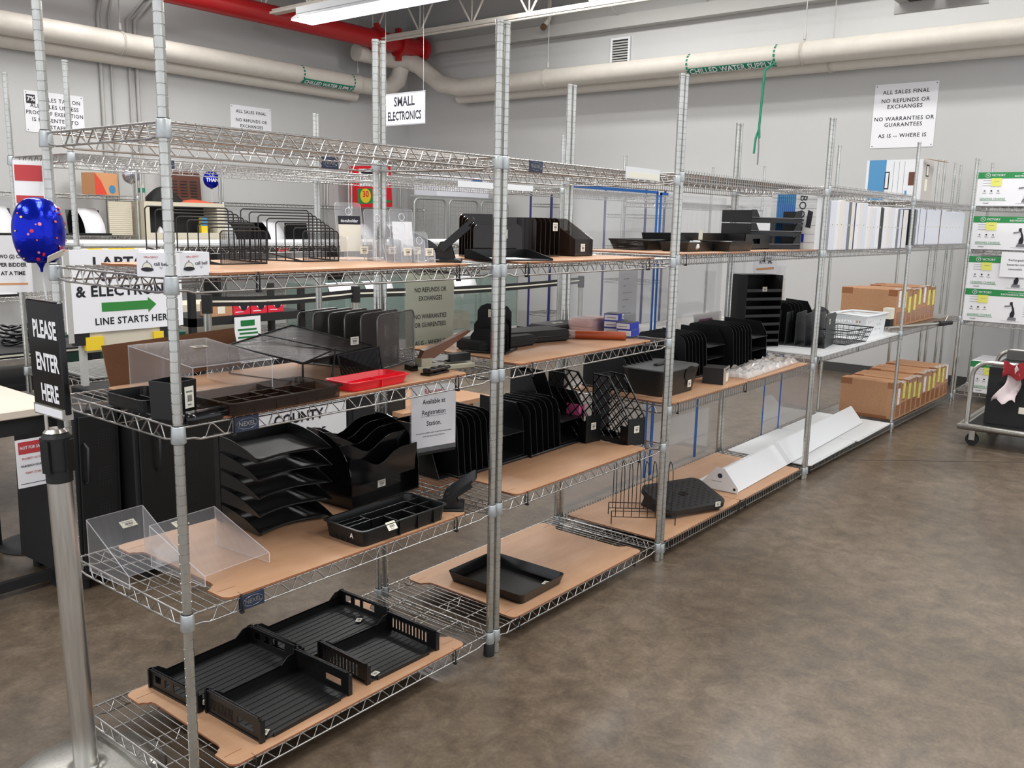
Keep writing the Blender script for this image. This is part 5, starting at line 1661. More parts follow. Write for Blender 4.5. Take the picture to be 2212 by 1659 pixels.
b = MB(); b.box(0, .09, -.01, .06, 0, .07, BLACKM); b.box(0, .09, -.012, .05, .075, .16, LABEL); b.build('body', t)
# ---------------------------------------------------------------- rack of sprayer boxes on the right wall
RK = wire_unit('wire rack against the right wall stacked with green and white sprayer boxes', 7.86, -1.86, .56, 1.8, [1.77, 1.385, .735, .08], full=True)
def sprayer(label, z, y0=-.66):
    t = thing('sprayer_box', label, 'box', (7.85, y0, z), 0)
    H, Ly = .292, .6
    b = MB(); b.box(.0, .5, 0, Ly, 0, H, WHITE); b.box(-.001, 0, 0, Ly, H - .055, H, GREEN); b.box(-.001, .5, Ly, Ly + .001, H - .055, H, GREEN); b.build('carton', t)
    b = MB(TR(-.0015, 0, 0))
    yy = Ly
    b.text('VICTORY', .026, WHITE, TR(0, yy - .17, H - .027) @ LEFTF, .01)
    b.text('PROFESSIONAL CORDLESS', .011, WHITE, TR(0, .18, H - .017) @ LEFTF, .01)
    b.text('ELECTROSTATIC SPRAYER', .019, WHITE, TR(0, .19, H - .036) @ LEFTF, .02)
    b.tube([(0, yy - .085 + .02 * math.cos(2 * PI * k / 6 + .5), H - .027 + .02 * math.sin(2 * PI * k / 6 + .5)) for k in range(6)], .002, WHITE, 4, closed=True)
    b.text('V', .024, WHITE, TR(0, yy - .085, H - .027) @ LEFTF, .02)
    b.text('LEADING CHARGE', .024, GREEN, TR(0, yy - .14, .06) @ LEFTF, .01)
    b.box(-.0002, 0, yy - .25, yy - .04, .044, .048, GREEN)
    b.text('VP200ESK', .012, INK, TR(0, yy - .09, .022) @ LEFTF, .01)
    b.text('WATER DIRTY HANDS TOUCH BASE', .009, GREYINK, TR(0, .2, .02) @ LEFTF)
    for k in range(3):
        b.cyl((-.0003, yy - .07 - k * .055, .13), (0, yy - .07 - k * .055, .13), .008, (GREYINK, INK, GREYINK)[k], 8)
        b.box(-.0003, 0, yy - .085 - k * .055, yy - .055 - k * .055, .108, .112, GREYINK)
    for k in range(6):
        b.box(-.0003, 0, .03, .11, .07 + k * .02, .073 + k * .02, GREYINK)
    for k in range(3):
        b.box(-.0003, 0, yy - .13, yy - .05, .175 + k * .022, .178 + k * .022, GREYINK)
    b.text('16.8V', .02, GREYINK, TR(0, .07, .2) @ LEFTF, .01)
    b.build('print', t)
    b = MB(TR(-.002, .2, .03))
    b.prism([(-.03, .0), (.04, .0), (.04, .025), (-.02, .03)], 0, .0015, GREYINK, LEFTF)
    b.prism([(-.012, .025), (.02, .028), (.026, .06), (.018, .1), (.004, .135), (.0, .165), (-.02, .16), (-.02, .14), (-.006, .13), (.004, .09), (-.012, .06)], 0, .002, INK, LEFTF)
    b.prism([(-.06, .115), (-.01, .125), (-.012, .135), (-.06, .128)], 0, .002, GREYINK, LEFTF)
    b.build('sprayer_picture', t)
    b = MB(); b.box(-.003, -.0015, yy - .2, yy - .115, .17, .24, YELLOW); b.box(-.0034, -.003, yy - .18, yy - .14, .21, .213, GREYINK); b.build('sticky_note', t)
    b = MB(); b.box(.02, .06, Ly + .001, Ly + .004, .1, .13, BLACKM); b.build('handle_hole', t)
    return t
sprayer('topmost white and green sprayer box on the right wall rack, glossy in the light', 1.792)
sprayer('sprayer box under the topmost shelf of the right wall rack', 1.792 - .385)
sprayer('upper of two stacked sprayer boxes on the right wall rack', .757 + .294)
sprayer('lower of two stacked sprayer boxes, on the third shelf of the right wall rack', .757)
sprayer('sprayer box on the bottom shelf of the right wall rack, behind the cart', .1, -.84 + .06)
t = thing('shelf_card', 'white card reading rechargeable batteries removed hanging from the right wall rack', 'sign', (7.83, -.33, 1.17), 0)
b = MB(); b.box(0, .002, -.22, .0, 0, .22, WHITE); b.build('card', t)
b = MB(TR(-.001, 0, 0)); b.text('Rechargeable', .026, INK, TR(0, -.13, .15) @ LEFTF, .01); b.text('batteries not', .026, INK, TR(0, -.12, .11) @ LEFTF, .01); b.text('removable', .026, INK, TR(0, -.12, .07) @ LEFTF, .01); b.build('lettering', t)
# extra tall posts behind rack
for i, (x, y) in enumerate(((7.79, .257), (7.93, .24), (8.24, .222), (8.56, .244))):
    t = thing('rack_post', ['bare chrome post rising beside the farthest unit, nearest of four', 'second bare chrome post right of the farthest unit', 'third bare chrome post beside the right wall', 'bare chrome post closest to the right wall'][i], 'post', (x, y, 0))
    post(t, 0, 0)
# ---------------------------------------------------------------- platform cart
t = thing('platform_cart', 'platform cart with bent tube handles and a grey rubber bumper', 'cart', (6.0, -1.42, 0), 0)
b = MB(); b.bev(-.02, .9, .0, .88, .13, .16, STEEL, .006); b.box(-.02, .9, .03, .85, .16, .166, BLACKM); b.build('deck', t)
b = MB(); b.tube([(-.03, -.02, .145), (-.03, .9, .145), (.92, .9, .145)], .018, STEEL, 10); b.build('bumper', t)
def hoop(x):
    b = MB(); P = [(x, .86, .15), (x, .86, .52)]
    for k in range(1, 7):
        a = k * PI / 12
        P.append((x, .86 - .11 * (1 - math.cos(a)), .52 + .11 * math.sin(a)))
    P += [(x, .3, .63), (x, .08, .63)]
    for k in range(1, 7):
        a = k * PI / 12
        P.append((x, .08 - .08 * math.sin(a), .63 - .08 * (1 - math.cos(a))))
    P.append((x, .0, .15))
    b.tube(P, .0165, STEEL, 10); b.build('handle', t)
hoop(.0)
hoop(.88)
def caster(x, y):
    b = MB(); b.cyl((x - .015, y, .045), (x + .015, y, .045), .045, BLACKM, 16); f = b.build('caster', t)
    b = MB(); b.box(x - .025, x - .02, y - .02, y + .02, .04, .13, STEEL); b.box(x + .02, x + .025, y - .02, y + .02, .04, .13, STEEL); b.build('fork', f)
for x in (.04, .84):
    for y in (.82, .08):
        caster(x, y)
t = thing('storage_crate', 'tall black lidded crate riding on the platform cart', 'crate', (6.1, -1.25, .168), 0)
b = MB(); b.prism([(0, 0), (.64, 0), (.64, .6), (0, .6)], 0, .42, BLACKM, TR(0, 0, 0)); b.build('body', t)
for k in range(4):
    b = MB(); b.box(-.004, 0, .08 + k * .12, .17 + k * .12, .3, .31, BLACK); b.build('slot', t)
b = MB(); b.bev(-.01, -.002, .2, .38, .1, .15, LABEL, .003); b.build('label_plate', t)
b = MB(); b.bev(.5, .52, .02, .58, .42, .5, mat('grey_lid_panel', (90, 88, 86), .4), .004); b.build('back_lip', t)
t = thing('hand_truck', 'folding luggage trolley with white telescopic tubes standing on the crate', 'trolley', (6.35, -.98, .59), 0)
for y in (-.13, .13):
    b = MB(); b.cyl((0, y, -.0), (0, y, .36), .013, WHITEP, 10); b.build('tube', t)
    b = MB(); b.cyl((.03, y * .6, .2), (.03, y * .6, .62), .009, STEEL, 10); b.build('inner_tube', t)
b = MB(); b.tube([(0, -.15, .36), (0, .15, .36)], .02, BLACKM, 8); b.bev(-.02, .05, -.12, .12, .2, .225, BLACKM, .006); b.bev(-.015, .05, -.1, .1, .08, .1, BLACKM, .006); b.build('cross_bracket', t)
b = MB(); b.tube([(.03, -.08, .6), (.03, -.075, .64), (.03, .075, .64), (.03, .08, .6)], .014, BLACKM, 8); b.build('grip', t)
t = thing('rag', 'red and white crumpled rag tied on the cart handle', 'rag', (5.98, -.86, .64), 0)
RAG = mat('pale_rag', (216, 200, 202), .8)
def ragf(u, v):
    w = .06 + .09 * u
    return (-.02 - .03 * math.sin(6 * u + 3 * v), (v - .5) * w + .07 * u + .012 * math.sin(9 * u), .0 - .27 * u + .02 * math.sin(10 * v))
b = MB(); b.grid(ragf, 12, 8, RAG, .003); b.build('white_cloth', t)
b = MB(); b.grid(lambda u, v: (-.03 - .02 * math.sin(5 * v), -.06 + .16 * v, .01 - .1 * u + .015 * math.sin(8 * v + 2 * u)), 7, 8, REDINK, .003); b.build('red_cloth', t)
# ---------------------------------------------------------------- stanchion and balloon
t = thing('stanchion', 'steel belt stanchion with a please enter here sign in front of the first unit', 'stanchion', (-.1, .39, 0), rot=(0, -.018, 0))
b = MB(); b.lathe([(.205, 0), (.208, .006), (.2, .016), (.15, .028), (.06, .036), (.036, .034), (.032, .045)], STEEL, 40); b.build('base', t)
b = MB(); b.cyl((0, 0, .03), (0, 0, .875), .0315, STEEL, 28); b.build('pole', t)
b = MB(); b.cyl((0, 0, .87), (0, 0, .905), .033, BLACKM, 24); b.cyl((0, 0, .905), (0, 0, .99), .036, BLACKM, 24); b.cyl((0, 0, .99), (0, 0, 1.005), .036, BLACKM, 24, .026)
for k in range(4):
    a = k * PI / 2 + .4
    b.box(-.012, .012, .03, .043, .9, .985, BLACK, TR(0, 0, 0, 0, 0, a))
b.build('belt_head', t)
b = MB(); b.cyl((0, 0, 1.003), (0, 0, 1.012), .03, STEEL, 20, .022); b.cyl((-.02, 0, 1.01), (-.02, 0, 1.05), .005, STEEL, 8); b.cyl((.015, 0, 1.01), (.015, 0, 1.05), .008, BLACKM, 8); b.build('top_cap', t)
Ms = TR(0, 0, 1.045, 0, 0, math.radians(-88))
b = MB(Ms); b.box(-.078, .078, -.012, .012, 0, .028, STEEL); b.box(-.07, .07, -.0135, -.012, .004, .024, WHITE); b.build('sign_channel', t)
b = MB(Ms); b.bev(-.08, .08, -.009, .009, .012, .30, BLACKG, .003); sp = b.build('sign_plate', t)
b = MB(Ms)
for s_, z in (('PLEASE', .225), ('ENTER', .14), ('HERE', .06)):
    b.text(s_, .062, WHITE, TR(.01, -.0097, z) @ FRONT, .035, .62)
b.build('lettering', sp)
t = thing('foil_balloon', 'small blue foil birthday balloon with dots on a stick above the stanchion', 'balloon', (-.118, .40, 1.515), math.radians(15))
b = MB()
def bal(u, v):
    th = 2 * PI * u
    ph = PI * v
    rr = math.sin(ph) ** .75
    pinch = 1 - .02 * abs(math.sin(9 * th)) * rr
    return (.068 * rr * math.cos(th) * pinch, .05 * rr * math.sin(th) * pinch, .085 * math.cos(ph) * (1 - .12 * (ph > PI * .85)))
b.grid(bal, 40, 20, BALLOONB)
b.build('foil_body', t)
DOTS = [mat('red_dot', (220, 40, 60), .3), mat('orange_dot', (232, 110, 60), .3), mat('yellow_dot', (236, 200, 60), .3), mat('pink_dot', (226, 130, 170), .3)]
b = MB()
rd = random.Random(5)
for k in range(34):
    th, ph = rd.uniform(PI, 2 * PI), rd.uniform(.22 * PI, .8 * PI)
    rr = math.sin(ph) ** .75
    p = Vector((.0695 * rr * math.cos(th), .0515 * rr * math.sin(th), .0865 * math.cos(ph)))
    nrm = Vector((p.x / .068 ** 2, p.y / .05 ** 2, p.z / .085 ** 2)).normalized()
    q = nrm.to_track_quat('Z', 'Y').to_matrix().to_4x4()
    r = rd.choice((.002, .003, .0045))
    b.prism([(r * math.cos(2 * PI * j / 10), r * math.sin(2 * PI * j / 10)) for j in range(10)], -.001, .001, DOTS[k % 4], Matrix.Translation(p) @ q)
b.build('dot_print', t)
b = MB(); b.box(-.02, .03, -.0015, 0, -.012, .008, LABEL, TR(.0, -.046, -.058, .55, -.35, 0)); b.build('price_tag', t)
b = MB(); b.lathe([(.012, -.075), (.004, -.09), (.003, -.1)], BALLOONB, 10); b.build('neck', t)
b = MB(); b.cyl((0, 0, -.095), (.008, 0, -.17), .0022, WHITEP, 6); b.build('stick', t)
# ---------------------------------------------------------------- second row of shelving
L2 = [1.80, 1.395, .785, .12]
U = wire_unit('wire shelving unit of the second row, left end behind the laptop sign', .76, 2.06, 1.82, .6, L2, full=True, plates=((0, .45, 0),))
wire_unit('wire shelving unit in the middle of the second row, behind the nearest units', 2.6, 2.06, 1.82, .6, [1.80, 1.395], styles=['bar', 'zig'])
wire_unit('wire shelving unit of the second row behind the third unit', 4.44, 2.06, 1.82, .6, [1.80, 1.30, .60, .12], styles=['bar'] * 4)
wire_unit('wire shelving unit of the second row behind the fourth unit', 6.28, 2.06, 1.82, .6, [1.75, .55, .12], styles=['bar'] * 3)
t = thing('shelf_board', 'white board on the second row\'s shelf behind the call bell boxes', 'board', (0, 0, 1.4155), 0)
b = MB(); b.box(.80, 4.38, 2.08, 2.63, 0, .012, WHITEB); b.build('board', t)
t = thing('grey_panel', 'ribbed grey tray on the second row\'s lower shelf behind the entry sign', 'tray', (0, 0, .806), 0)
b = MB(); b.box(.82, 1.5, 2.1, 2.6, 0, .006, PAINTG)
for k in range(14):
    b.box(.83, 1.49, 2.12 + k * .034, 2.13 + k * .034, .006, .012, PAINTG)
b.build('tray', t)
# laptop sign
t = thing('floor_sign', 'large white laptop and electronics sign with a green arrow, line starts here', 'sign', (.93, 1.97, 0), 0)
b = MB(); b.box(-.275, .275, 0, .012, 1.04, 1.405, WHITE, TR(0, 0, 0, 0, .0)); b.box(-.19, .16, .012, .02, .95, 1.41, CREAM); b.build('panel', t)
for (x0, x1, z0, z1) in ((-.2, -.12, .96, 1.02), (.12, .17, .96, 1.02), (-.16, -.1, 1.395, 1.41), (-.07, .05, 1.395, 1.41)):
    b = MB(); b.box(x0, x1, -.001 if z0 < 1 else .003, .0215, z0, z1, YELTAPE); b.build('yellow_tape', t)
for (x0, x1) in ((-.25, -.18), (.16, .24)):
    b = MB(); b.box(x0, x1, .004, .03, .985, 1.04, BLACKM); b.build('dark_window', t)
b = MB(); b.box(-.275, -.25, -.001, .0, 1.0, 1.405, PAINTG); b.build('edge_strip', t)
b = MB()
b.text('LAPTOP', .068, INK, TR(.0, -.001, 1.345) @ FRONT, .03, 1.15, 1.1); b.text('S, TOP', .06, INK, TR(-.02, -.001, 1.285) @ FRONT, .03, 1.1); b.text('& ELECTRONIC', .066, INK, TR(.01, -.001, 1.22) @ FRONT, .03, 1.0, 1.08)
b.text('LINE STARTS HERE', .043, INK, TR(.03, -.001, 1.085) @ FRONT, .025, .95, 1.1); b.build('lettering', t)
b = MB(); b.prism([(-.12, 1.13), (.1, 1.13), (.1, 1.115), (.14, 1.15), (.1, 1.185), (.1, 1.17), (-.12, 1.17)], 0, .001, mat('arrow_green', (46, 128, 54), .6), TR(0, -.0005, 0, PI / 2)); b.build('arrow', t)
for x in (-.2, .2):
    b = MB(); b.box(x - .012, x + .012, .02, .05, 0, 1.2, PAINTG); b.build('leg', t)
t = thing('paper_notice', 'white paper with orange line reading two customers per bidder at a time', 'notice', (.69, 2.62, 0), math.radians(-20))
b = MB(); b.box(-.06, .1, 0, .002, 1.18, 1.45, WHITE); b.build('sheet', t)
b = MB(); b.text('TWO (2) CUST', .024, INK, TR(.02, -.001, 1.35) @ FRONT, .03, .85); b.text('PER BIDDER', .026, INK, TR(.02, -.001, 1.31) @ FRONT, .03, .85); b.text('AT A TIME', .026, INK, TR(.02, -.001, 1.27) @ FRONT, .03, .85); b.box(-.04, .08, -.001, 0, 1.215, 1.225, ORANGE)
b.build('lettering', t)
t = thing('paper_notice', 'red banded white paper hanging under the second row\'s top shelf', 'notice', (.69, 2.35, 0), math.radians(-20))
b = MB(); b.box(-.05, .07, 0, .002, 1.57, 1.79, WHITE); b.build('sheet', t)
for (z0, z1) in ((1.7, 1.77), (1.6, 1.635)):
    b = MB(); b.box(-.045, .065, -.001, 0, z0, z1, REDINK); b.build('red_band', t)
# floor cabinets behind the first unit
def server_cab(label, x, y, w, d, h, rz, tilt=0):
    t = thing('server_cabinet', label, 'cabinet', (x, y, 0), 0, rot=(0, tilt, rz))
    b = MB(); b.bev(0, w, 0, d, .05, h, BLACKM, .006); b.build('body', t)
    for (px, py) in ((.05, .05), (w - .05, .05), (.05, d - .05), (w - .05, d - .05)):
        b = MB(); b.cyl((px, py, 0), (px, py, .05), .02, BLACKM, 10); b.build('foot', t)
    b = MB(); b.bev(.02, w - .02, -.012, 0, .08, h - .03, BLACK, .003); f = b.build('door', t)
    b = MB(); b.tube([(w * .2, -.012, h * .6), (w * .2, -.04, h * .62), (w * .2, -.04, h * .8), (w * .2, -.012, h * .82)], .005, RUBBER, 6); b.build('handle', f)
    for i in range(4):
        b = MB()
        for r in range(7):
            for c in range(5):
                b.cyl((w * .5 + c * .012, -.0125, h * .18 + i * h * .2 + r * .012), (w * .5 + c * .012, -.0132, h * .18 + i * h * .2 + r * .012), .0035, RUBBER, 6)
        b.build('vent', f)
server_cab('black equipment cabinet on the floor behind the stanchion', .47, 1.62, .2, .5, .78, .05, .02)
server_cab('wide black equipment cabinet with a steel handle behind the first unit', .70, 1.55, .48, .5, .80, .03)
t = thing('white_carton', 'white carton printed palm beach county behind the stacked letter trays', 'box', (1.28, 1.52, 0), .0)
b = MB(); b.box(0, .55, 0, .4, 0, .76, WHITE); b.box(.0, .55, -.001, 0, .64, .645, INK); b.build('carton', t)
b = MB(); b.text('PALM BEACH', .07, INK, TR(.25, -.002, .72) @ FRONT, .03); b.text('COUNTY', .07, INK, TR(.25, -.002, .6) @ FRONT, .03); b.text('THRIFT STORE', .05, INK, TR(.25, -.002, .51) @ FRONT, .03); b.build('lettering', t)
t = thing('speaker_cabinet', 'black cabinet standing on the floor beside the white printed carton', 'cabinet', (1.87, 1.55, 0), 0)
b = MB(); b.bev(0, .42, 0, .4, 0, .68, BLACKM, .006); b.box(.03, .39, -.004, 0, .04, .6, RUBBER); b.build('body', t)
t = thing('wooden_crate', 'brown crate with a pale wooden top behind the registration sign', 'crate', (2.3, 1.5, 0), 0)
b = MB(); b.box(0, .5, 0, .4, 0, .5, CARDD); b.build('body', t)
b = MB(); b.box(-.12, .62, -.04, .44, .5, .525, BOARD); b.build('top', t)
# desk at the far left
t = thing('desk', 'pale topped desk on black steel frame at the left edge', 'desk', (-.35, 1.75, 0), 0)
DT = mat('beige_laminate', (206, 194, 180), .5)
b = MB(); b.bev(0, .86, 0, .75, .75, .785, DT, .004); b.build('top', t)
b = MB(); b.box(.0, .85, .02, .06, .68, .75, BLACKM); b.build('apron', t)
for (x, y) in ((.79, .03), (.02, .03), (.79, .68), (.02, .68)):
    b = MB(); b.box(x, x + .05, y, y + .05, 0, .75, BLACKM); b.build('leg', t)
b = MB(); b.box(.0, .84, .04, .07, .03, .07, BLACKM); b.build('foot_rail', t)
t = thing('paper_notice', 'not for sale notice of the thrift store taped to the desk', 'notice', (.375, 1.765, 0), 0)
b = MB(); b.box(-.055, .065, -.003, 0, .46, .66, WHITE); b.box(-.045, .06, -.004, -.003, .6, .65, REDINK); b.box(-.045, .06, -.004, -.003, .475, .477, INK); b.build('sheet', t)
b = MB(); b.text('NOT FOR SALE', .018, WHITE, TR(.006, -.005, .625) @ FRONT, .02, .75); b.text('PROPERTY OF THE', .012, REDINK, TR(.006, -.005, .58) @ FRONT, .01, .8); b.text('PALM BEACH COUNTY', .012, INK, TR(.006, -.005, .55) @ FRONT, .02, .75); b.text('THRIFT STORE', .012, REDINK, TR(.006, -.005, .52) @ FRONT, .01, .8); b.build('lettering', t)
t = thing('stanchion', 'second stanchion\'s dark round base on the floor under the desk', 'stanchion', (.62, 2.36, 0), 0)
b = MB(); b.lathe([(.17, 0), (.172, .006), (.12, .02), (.035, .03), (.03, .03)], RUBBER, 30); b.build('base', t)
b = MB(); b.cyl((0, 0, .03), (0, 0, .7), .028, BLACKM, 16); b.build('pole', t)
# work benches and shelves farther left
t = thing('workbench', 'black framed workbench with cables behind the entry sign', 'bench', (-.6, 3.0, 0), 0)
b = MB(); b.box(0, 1.9, 0, .7, .80, .83, BLACKM); b.box(0, 1.9, -.003, 0, .81, .82, LABEL); b.build('top', t)
b = MB(); b.box(0, 1.9, 0, .7, .62, .65, BLACKM); b.build('lower_shelf', t)
for (x, y) in ((0, 0), (1.85, 0), (0, .65), (1.85, .65)):
    b = MB(); b.box(x, x + .05, y, y + .05, 0, .8, BLACKM); b.build('leg', t)
t = thing('cable_pile', 'coiled black cables heaped on the workbench', 'cables', (1.0, 3.3, .835), 0)
for k in range(7):
    b = MB(); r = .1 + .02 * (k % 3)
    b.tube([(r * math.cos(a) + .05 * (k % 3), r * .8 * math.sin(a) + .03 * (k % 2), .01 + k * .014 + .01 * math.sin(3 * a)) for a in [q * 2 * PI / 18 for q in range(18)]], .007, BLACKG, 6, closed=True); b.build('cable_loop', t)
t = thing('tool_chest', 'dark green steel chest seen below the laptop sign', 'chest', (1.36, 3.2, .6), 0)
b = MB(); b.bev(0, .6, 0, .4, 0, .24, DGREEN, .008); b.build('body', t)
for x in (.05, .5):
    b = MB(); b.box(x, x + .04, -.008, 0, .16, .2, DGREEN); b.build('latch', t)
t = thing('low_table', 'low black steel table carrying the green chest', 'table', (1.34, 3.1, 0), 0)
b = MB(); b.box(0, 1.3, 0, .6, .57, .6, BLACKM); b.build('top', t)
for (x, y) in ((0, 0), (1.26, 0), (0, .56), (1.26, .56)):
    b = MB(); b.box(x, x + .04, y, y + .04, 0, .57, BLACKM); b.build('leg', t)
# back wall racks
wire_unit('chrome rack on the back wall at the far left holding laptops', 2.0, 7.5, 2.03, .5, [1.735, 1.305, .70, .12], full=False, styles=['zig'] * 4)
RK2 = wire_unit('chrome rack on the back wall under the cream cabinet', 4.08, 7.5, .98, .5, [1.21, .70, .12], full=False)
RK3 = wire_unit('chrome rack on the back wall behind the wire step sorters', 5.1, 7.5, 1.95, .5, [1.70, 1.20, .6, .12], full=False)
wire_unit('chrome rack on the back wall nearest the corner', 7.1, 7.5, 1.4, .5, [1.70, 1.20, .6, .12], full=False)
def laptop(label, x, z, y=7.55, paper=True, tw=.36, paper_h=.26):
    t = thing('laptop', label, 'laptop', (x, y, z), 0)
    b = MB(); b.bev(-tw / 2, tw / 2, 0, .24, 0, .018, BLACK, .004); b.build('keyboard_base', t)
    b = MB(); b.bev(-tw / 2, tw / 2, 0, .01, 0, .25, BLACKG, .003, TR(0, .23, .015, -.15)); b.build('screen', t)
    if paper:
        p = thing('laptop_notice', 'printed notice propped on ' + label[:1].lower() + label[1:], 'notice', (x, y + .0, z + .02), 0)
        b = MB(); b.grid(lambda u, v: (-.11 + .22 * u, .0 + .2 * v ** 2, paper_h * v), 2, 8, WHITE, .001); b.build('sheet', p)
        b = MB(); b.box(-.08, .08, .14, .145, paper_h * .78, paper_h * .82, INK); b.box(-.04, .04, .125, .13, paper_h * .72, paper_h * .75, INK)
        b.build('printed_lines', p)
laptop('the laptop left of the blue balloon', 2.65, 1.33)
laptop('the laptop right of the blue balloon', 3.57, 1.33)
laptop('the laptop hidden behind the balloon', 3.1, 1.33, paper=False)
laptop('the laptop on the lower left rack shelf', 2.62, .725)
laptop('the laptop seen between the two wire sorters', 5.2, 1.225)
laptop('the laptop right of the sorters\' gap', 5.92, 1.225)
laptop('the second black laptop behind the sorters', 5.56, 1.225, paper=False)
laptop('the black laptop at the right rack\'s left end', 6.4, 1.225, paper=False)
laptop('the laptop behind the clear brochure holders', 7.45, 1.225)
laptop('the laptop behind the fan sorter', 8.05, 1.225)
t = thing('equipment_shelf', 'long black shelf unit holding laptops on the back wall', 'shelf', (4.8, 7.2, 0), 0)
b = MB(); b.box(0, 1.9, 0, .3, 1.14, 1.2, BLACKM); b.build('deck', t)
for x in (.0, 1.86):
    b = MB(); b.box(x, x + .04, 0, .3, 0, 1.14, BLACKM); b.build('leg', t)
b = MB(); b.box(.85, 1.0, -.002, 0, 1.145, 1.195, REDINK); b.build('red_label', t)
t = thing('metal_cabinet', 'cream metal cabinet with an open dark compartment behind the corner post', 'cabinet', (4.05, 7.4, 1.24), 0)
b = MB(); b.box(0, 1.0, .3, .6, 0, .46, CREAM); b.box(0, 1.0, 0, .3, 0, .05, CREAM); b.box(0, 1.0, 0, .3, .41, .46, CREAM); b.box(0, .06, 0, .3, .05, .41, CREAM); b.box(.9, 1.0, 0, .3, .05, .41, CREAM); b.box(.06, .9, 0, .05, .05, .12, CREAM); b.build('body', t)
b = MB(); b.box(.06, .9, .28, .3, .05, .41, BLACKM); b.box(.06, .9, .0, .29, .05, .052, BLACKM); b.build('inside', t)
b = MB(); b.box(.4, .5, -.004, 0, .02, .045, PAINTG); b.build('latch', t)
b = MB(); b.grid(lambda u, v: (.2 + .12 * u, .1 + .1 * v, .06 + .13 * math.sin(PI * u) * math.sin(PI * v)), 6, 6, WHITE); b.build('white_bag', t)
b = MB(); b.box(.35, .5, .08, .2, .05, .13, BLACK); b.build('black_gadget', t)
b = MB(); b.box(.72, .8, .05, .1, .1, .3, YELTAPE); b.box(.72, .8, .049, .05, .2, .3, BSTR); b.build('wipes_tub', t)
t = thing('water_bottle', 'clear water bottle with a green label on the cream cabinet', 'bottle', (4.14, 7.6, 1.705), 0)
b = MB(); b.lathe([(.035, 0), (.036, .12), (.03, .17), (.013, .2), (.013, .215)], BAGM, 16); b.build('bottle', t)
b = MB(); b.lathe([(.0365, .09), (.0365, .14)], TGREEN, 16); b.build('label_band', t)
b = MB(); b.cyl((0, 0, .212), (0, 0, .23), .015, WHITEP, 12); b.build('cap', t)
t = thing('backpack', 'black fabric bag slumped on the cream cabinet', 'bag', (4.42, 7.65, 1.705), 0)
b = MB(); b.grid(lambda u, v: (-.2 + .4 * u, -.12 + .24 * v, .17 * math.sin(PI * u) ** .7 * math.sin(PI * v) ** .5), 16, 10, NYL, .004); b.build('body', t)
t = thing('envelope', 'orange padded envelope lying on the cream cabinet', 'envelope', (4.78, 7.6, 1.705), .1)
b = MB(); b.grid(lambda u, v: (-.22 + .44 * u, -.12 + .24 * v, .035 * math.sin(PI * u) * math.sin(PI * v)), 10, 6, mat('orange_envelope', (222, 96, 62), .6), .004); b.build('sleeve', t)
t = thing('plaque', 'dark brown lettered plaque leaning above the cream cabinet', 'plaque', (4.9, 7.95, 1.74), 0)
b = MB(); b.box(-.25, .2, 0, .03, 0, .34, BROWN, TR(0, 0, 0, -.06)); b.build('board', t)
b = MB()
for k in range(3):
    for j in range(6):
        b.box(-.2 + k * .13, -.11 + k * .13, -.002, .0, .03 + j * .035, .045 + j * .035, BLACKM, TR(0, 0, 0, -.06))
b.build('lettering', t)
def small_balloon(label, loc, mt, txt):
    t = thing('foil_balloon', label, 'balloon', loc, 0)
    b = MB(); b.lathe([(.001, -.11)] + [(.1 * math.sin(PI * k / 12) ** .8, -.1 * math.cos(PI * k / 12)) for k in range(1, 12)] + [(.001, .1)], mt, 24, Matrix.Scale(.7, 4, (0, 1, 0)) @ TR(0, 0, 0)); b.build('foil_body', t)
    b = MB(); b.text(txt, .06, WHITE if mt is BALLOONB else GREYINK, TR(0, -.075, -.01) @ FRONT, .03); b.build('lettering', t)
    b = MB(); b.cyl((0, 0, -.11), (0, 0, -.3), .003, WHITEP, 6); b.build('stick', t)
small_balloon('small silver foil balloon above the water bottle', (4.08, 7.7, 1.99), BALLOONS, 'you')
small_balloon('small blue foil balloon beside the brown plaque', (5.02, 7.6, 1.98), BALLOONB, 'THANKS')
t = thing('printed_carton', 'tan and orange printed carton on the far left rack', 'box', (3.62, 7.6, 1.757), .25)
b = MB(); b.box(0, .3, 0, .2, 0, .23, ORANGE); b.prism([(.0, 0), (.15, 0), (.08, .14), (.0, .23)], 0, .001, mat('orange_print', (214, 70, 50), .5), TR(0, -.0005, 0, PI / 2)); b.cyl((.22, -.0005, .06), (.22, -.0015, .06), .045, BSTR, 16); b.build('carton', t)
t = thing('ribbed_board', 'cream ribbed board leaning on the back wall beside the cream cabinet', 'panel', (3.86, 7.56, 1.33), 0)
b = MB(); b.box(-.13, .13, 0, .02, 0, .36, CREAM)
for k in range(16):
    b.box(-.13, .13, -.003, 0, .02 + k * .021, .028 + k * .021, CREAM)
b.build('board', t)
t = thing('poster_carton', 'red and green promotional carton on the right back rack', 'box', (7.72, 7.7, 1.72), 0)
b = MB(); b.box(-.33, .33, 0, .15, 0, .58, RED, TR(0, 0, 0, 0, -.06)); b.build('carton', t)
b = MB(); M = TR(0, 0, 0, 0, -.06)
b.box(-.28, .28, -.002, 0, .3, .54, WHITE, M); b.box(-.24, .24, -.003, -.002, .34, .5, INK, M); b.box(-.32, .3, -.002, 0, .06, .27, GREEN, M); b.box(-.05, .3, -.003, -.002, .1, .27, RED, M)
b.prism([(-.18 + .1 * math.cos(2 * PI * k / 18), .17 + .1 * math.sin(2 * PI * k / 18)) for k in range(18)], .003, .004, YELTAPE, M @ TR(0, 0, 0, PI / 2))
b.text('30', .12, RED, M @ TR(-.18, -.006, .19) @ FRONT, .02); b.text('FREE', .08, WHITE, M @ TR(.12, -.004, .2) @ FRONT, .02); b.build('print', t)
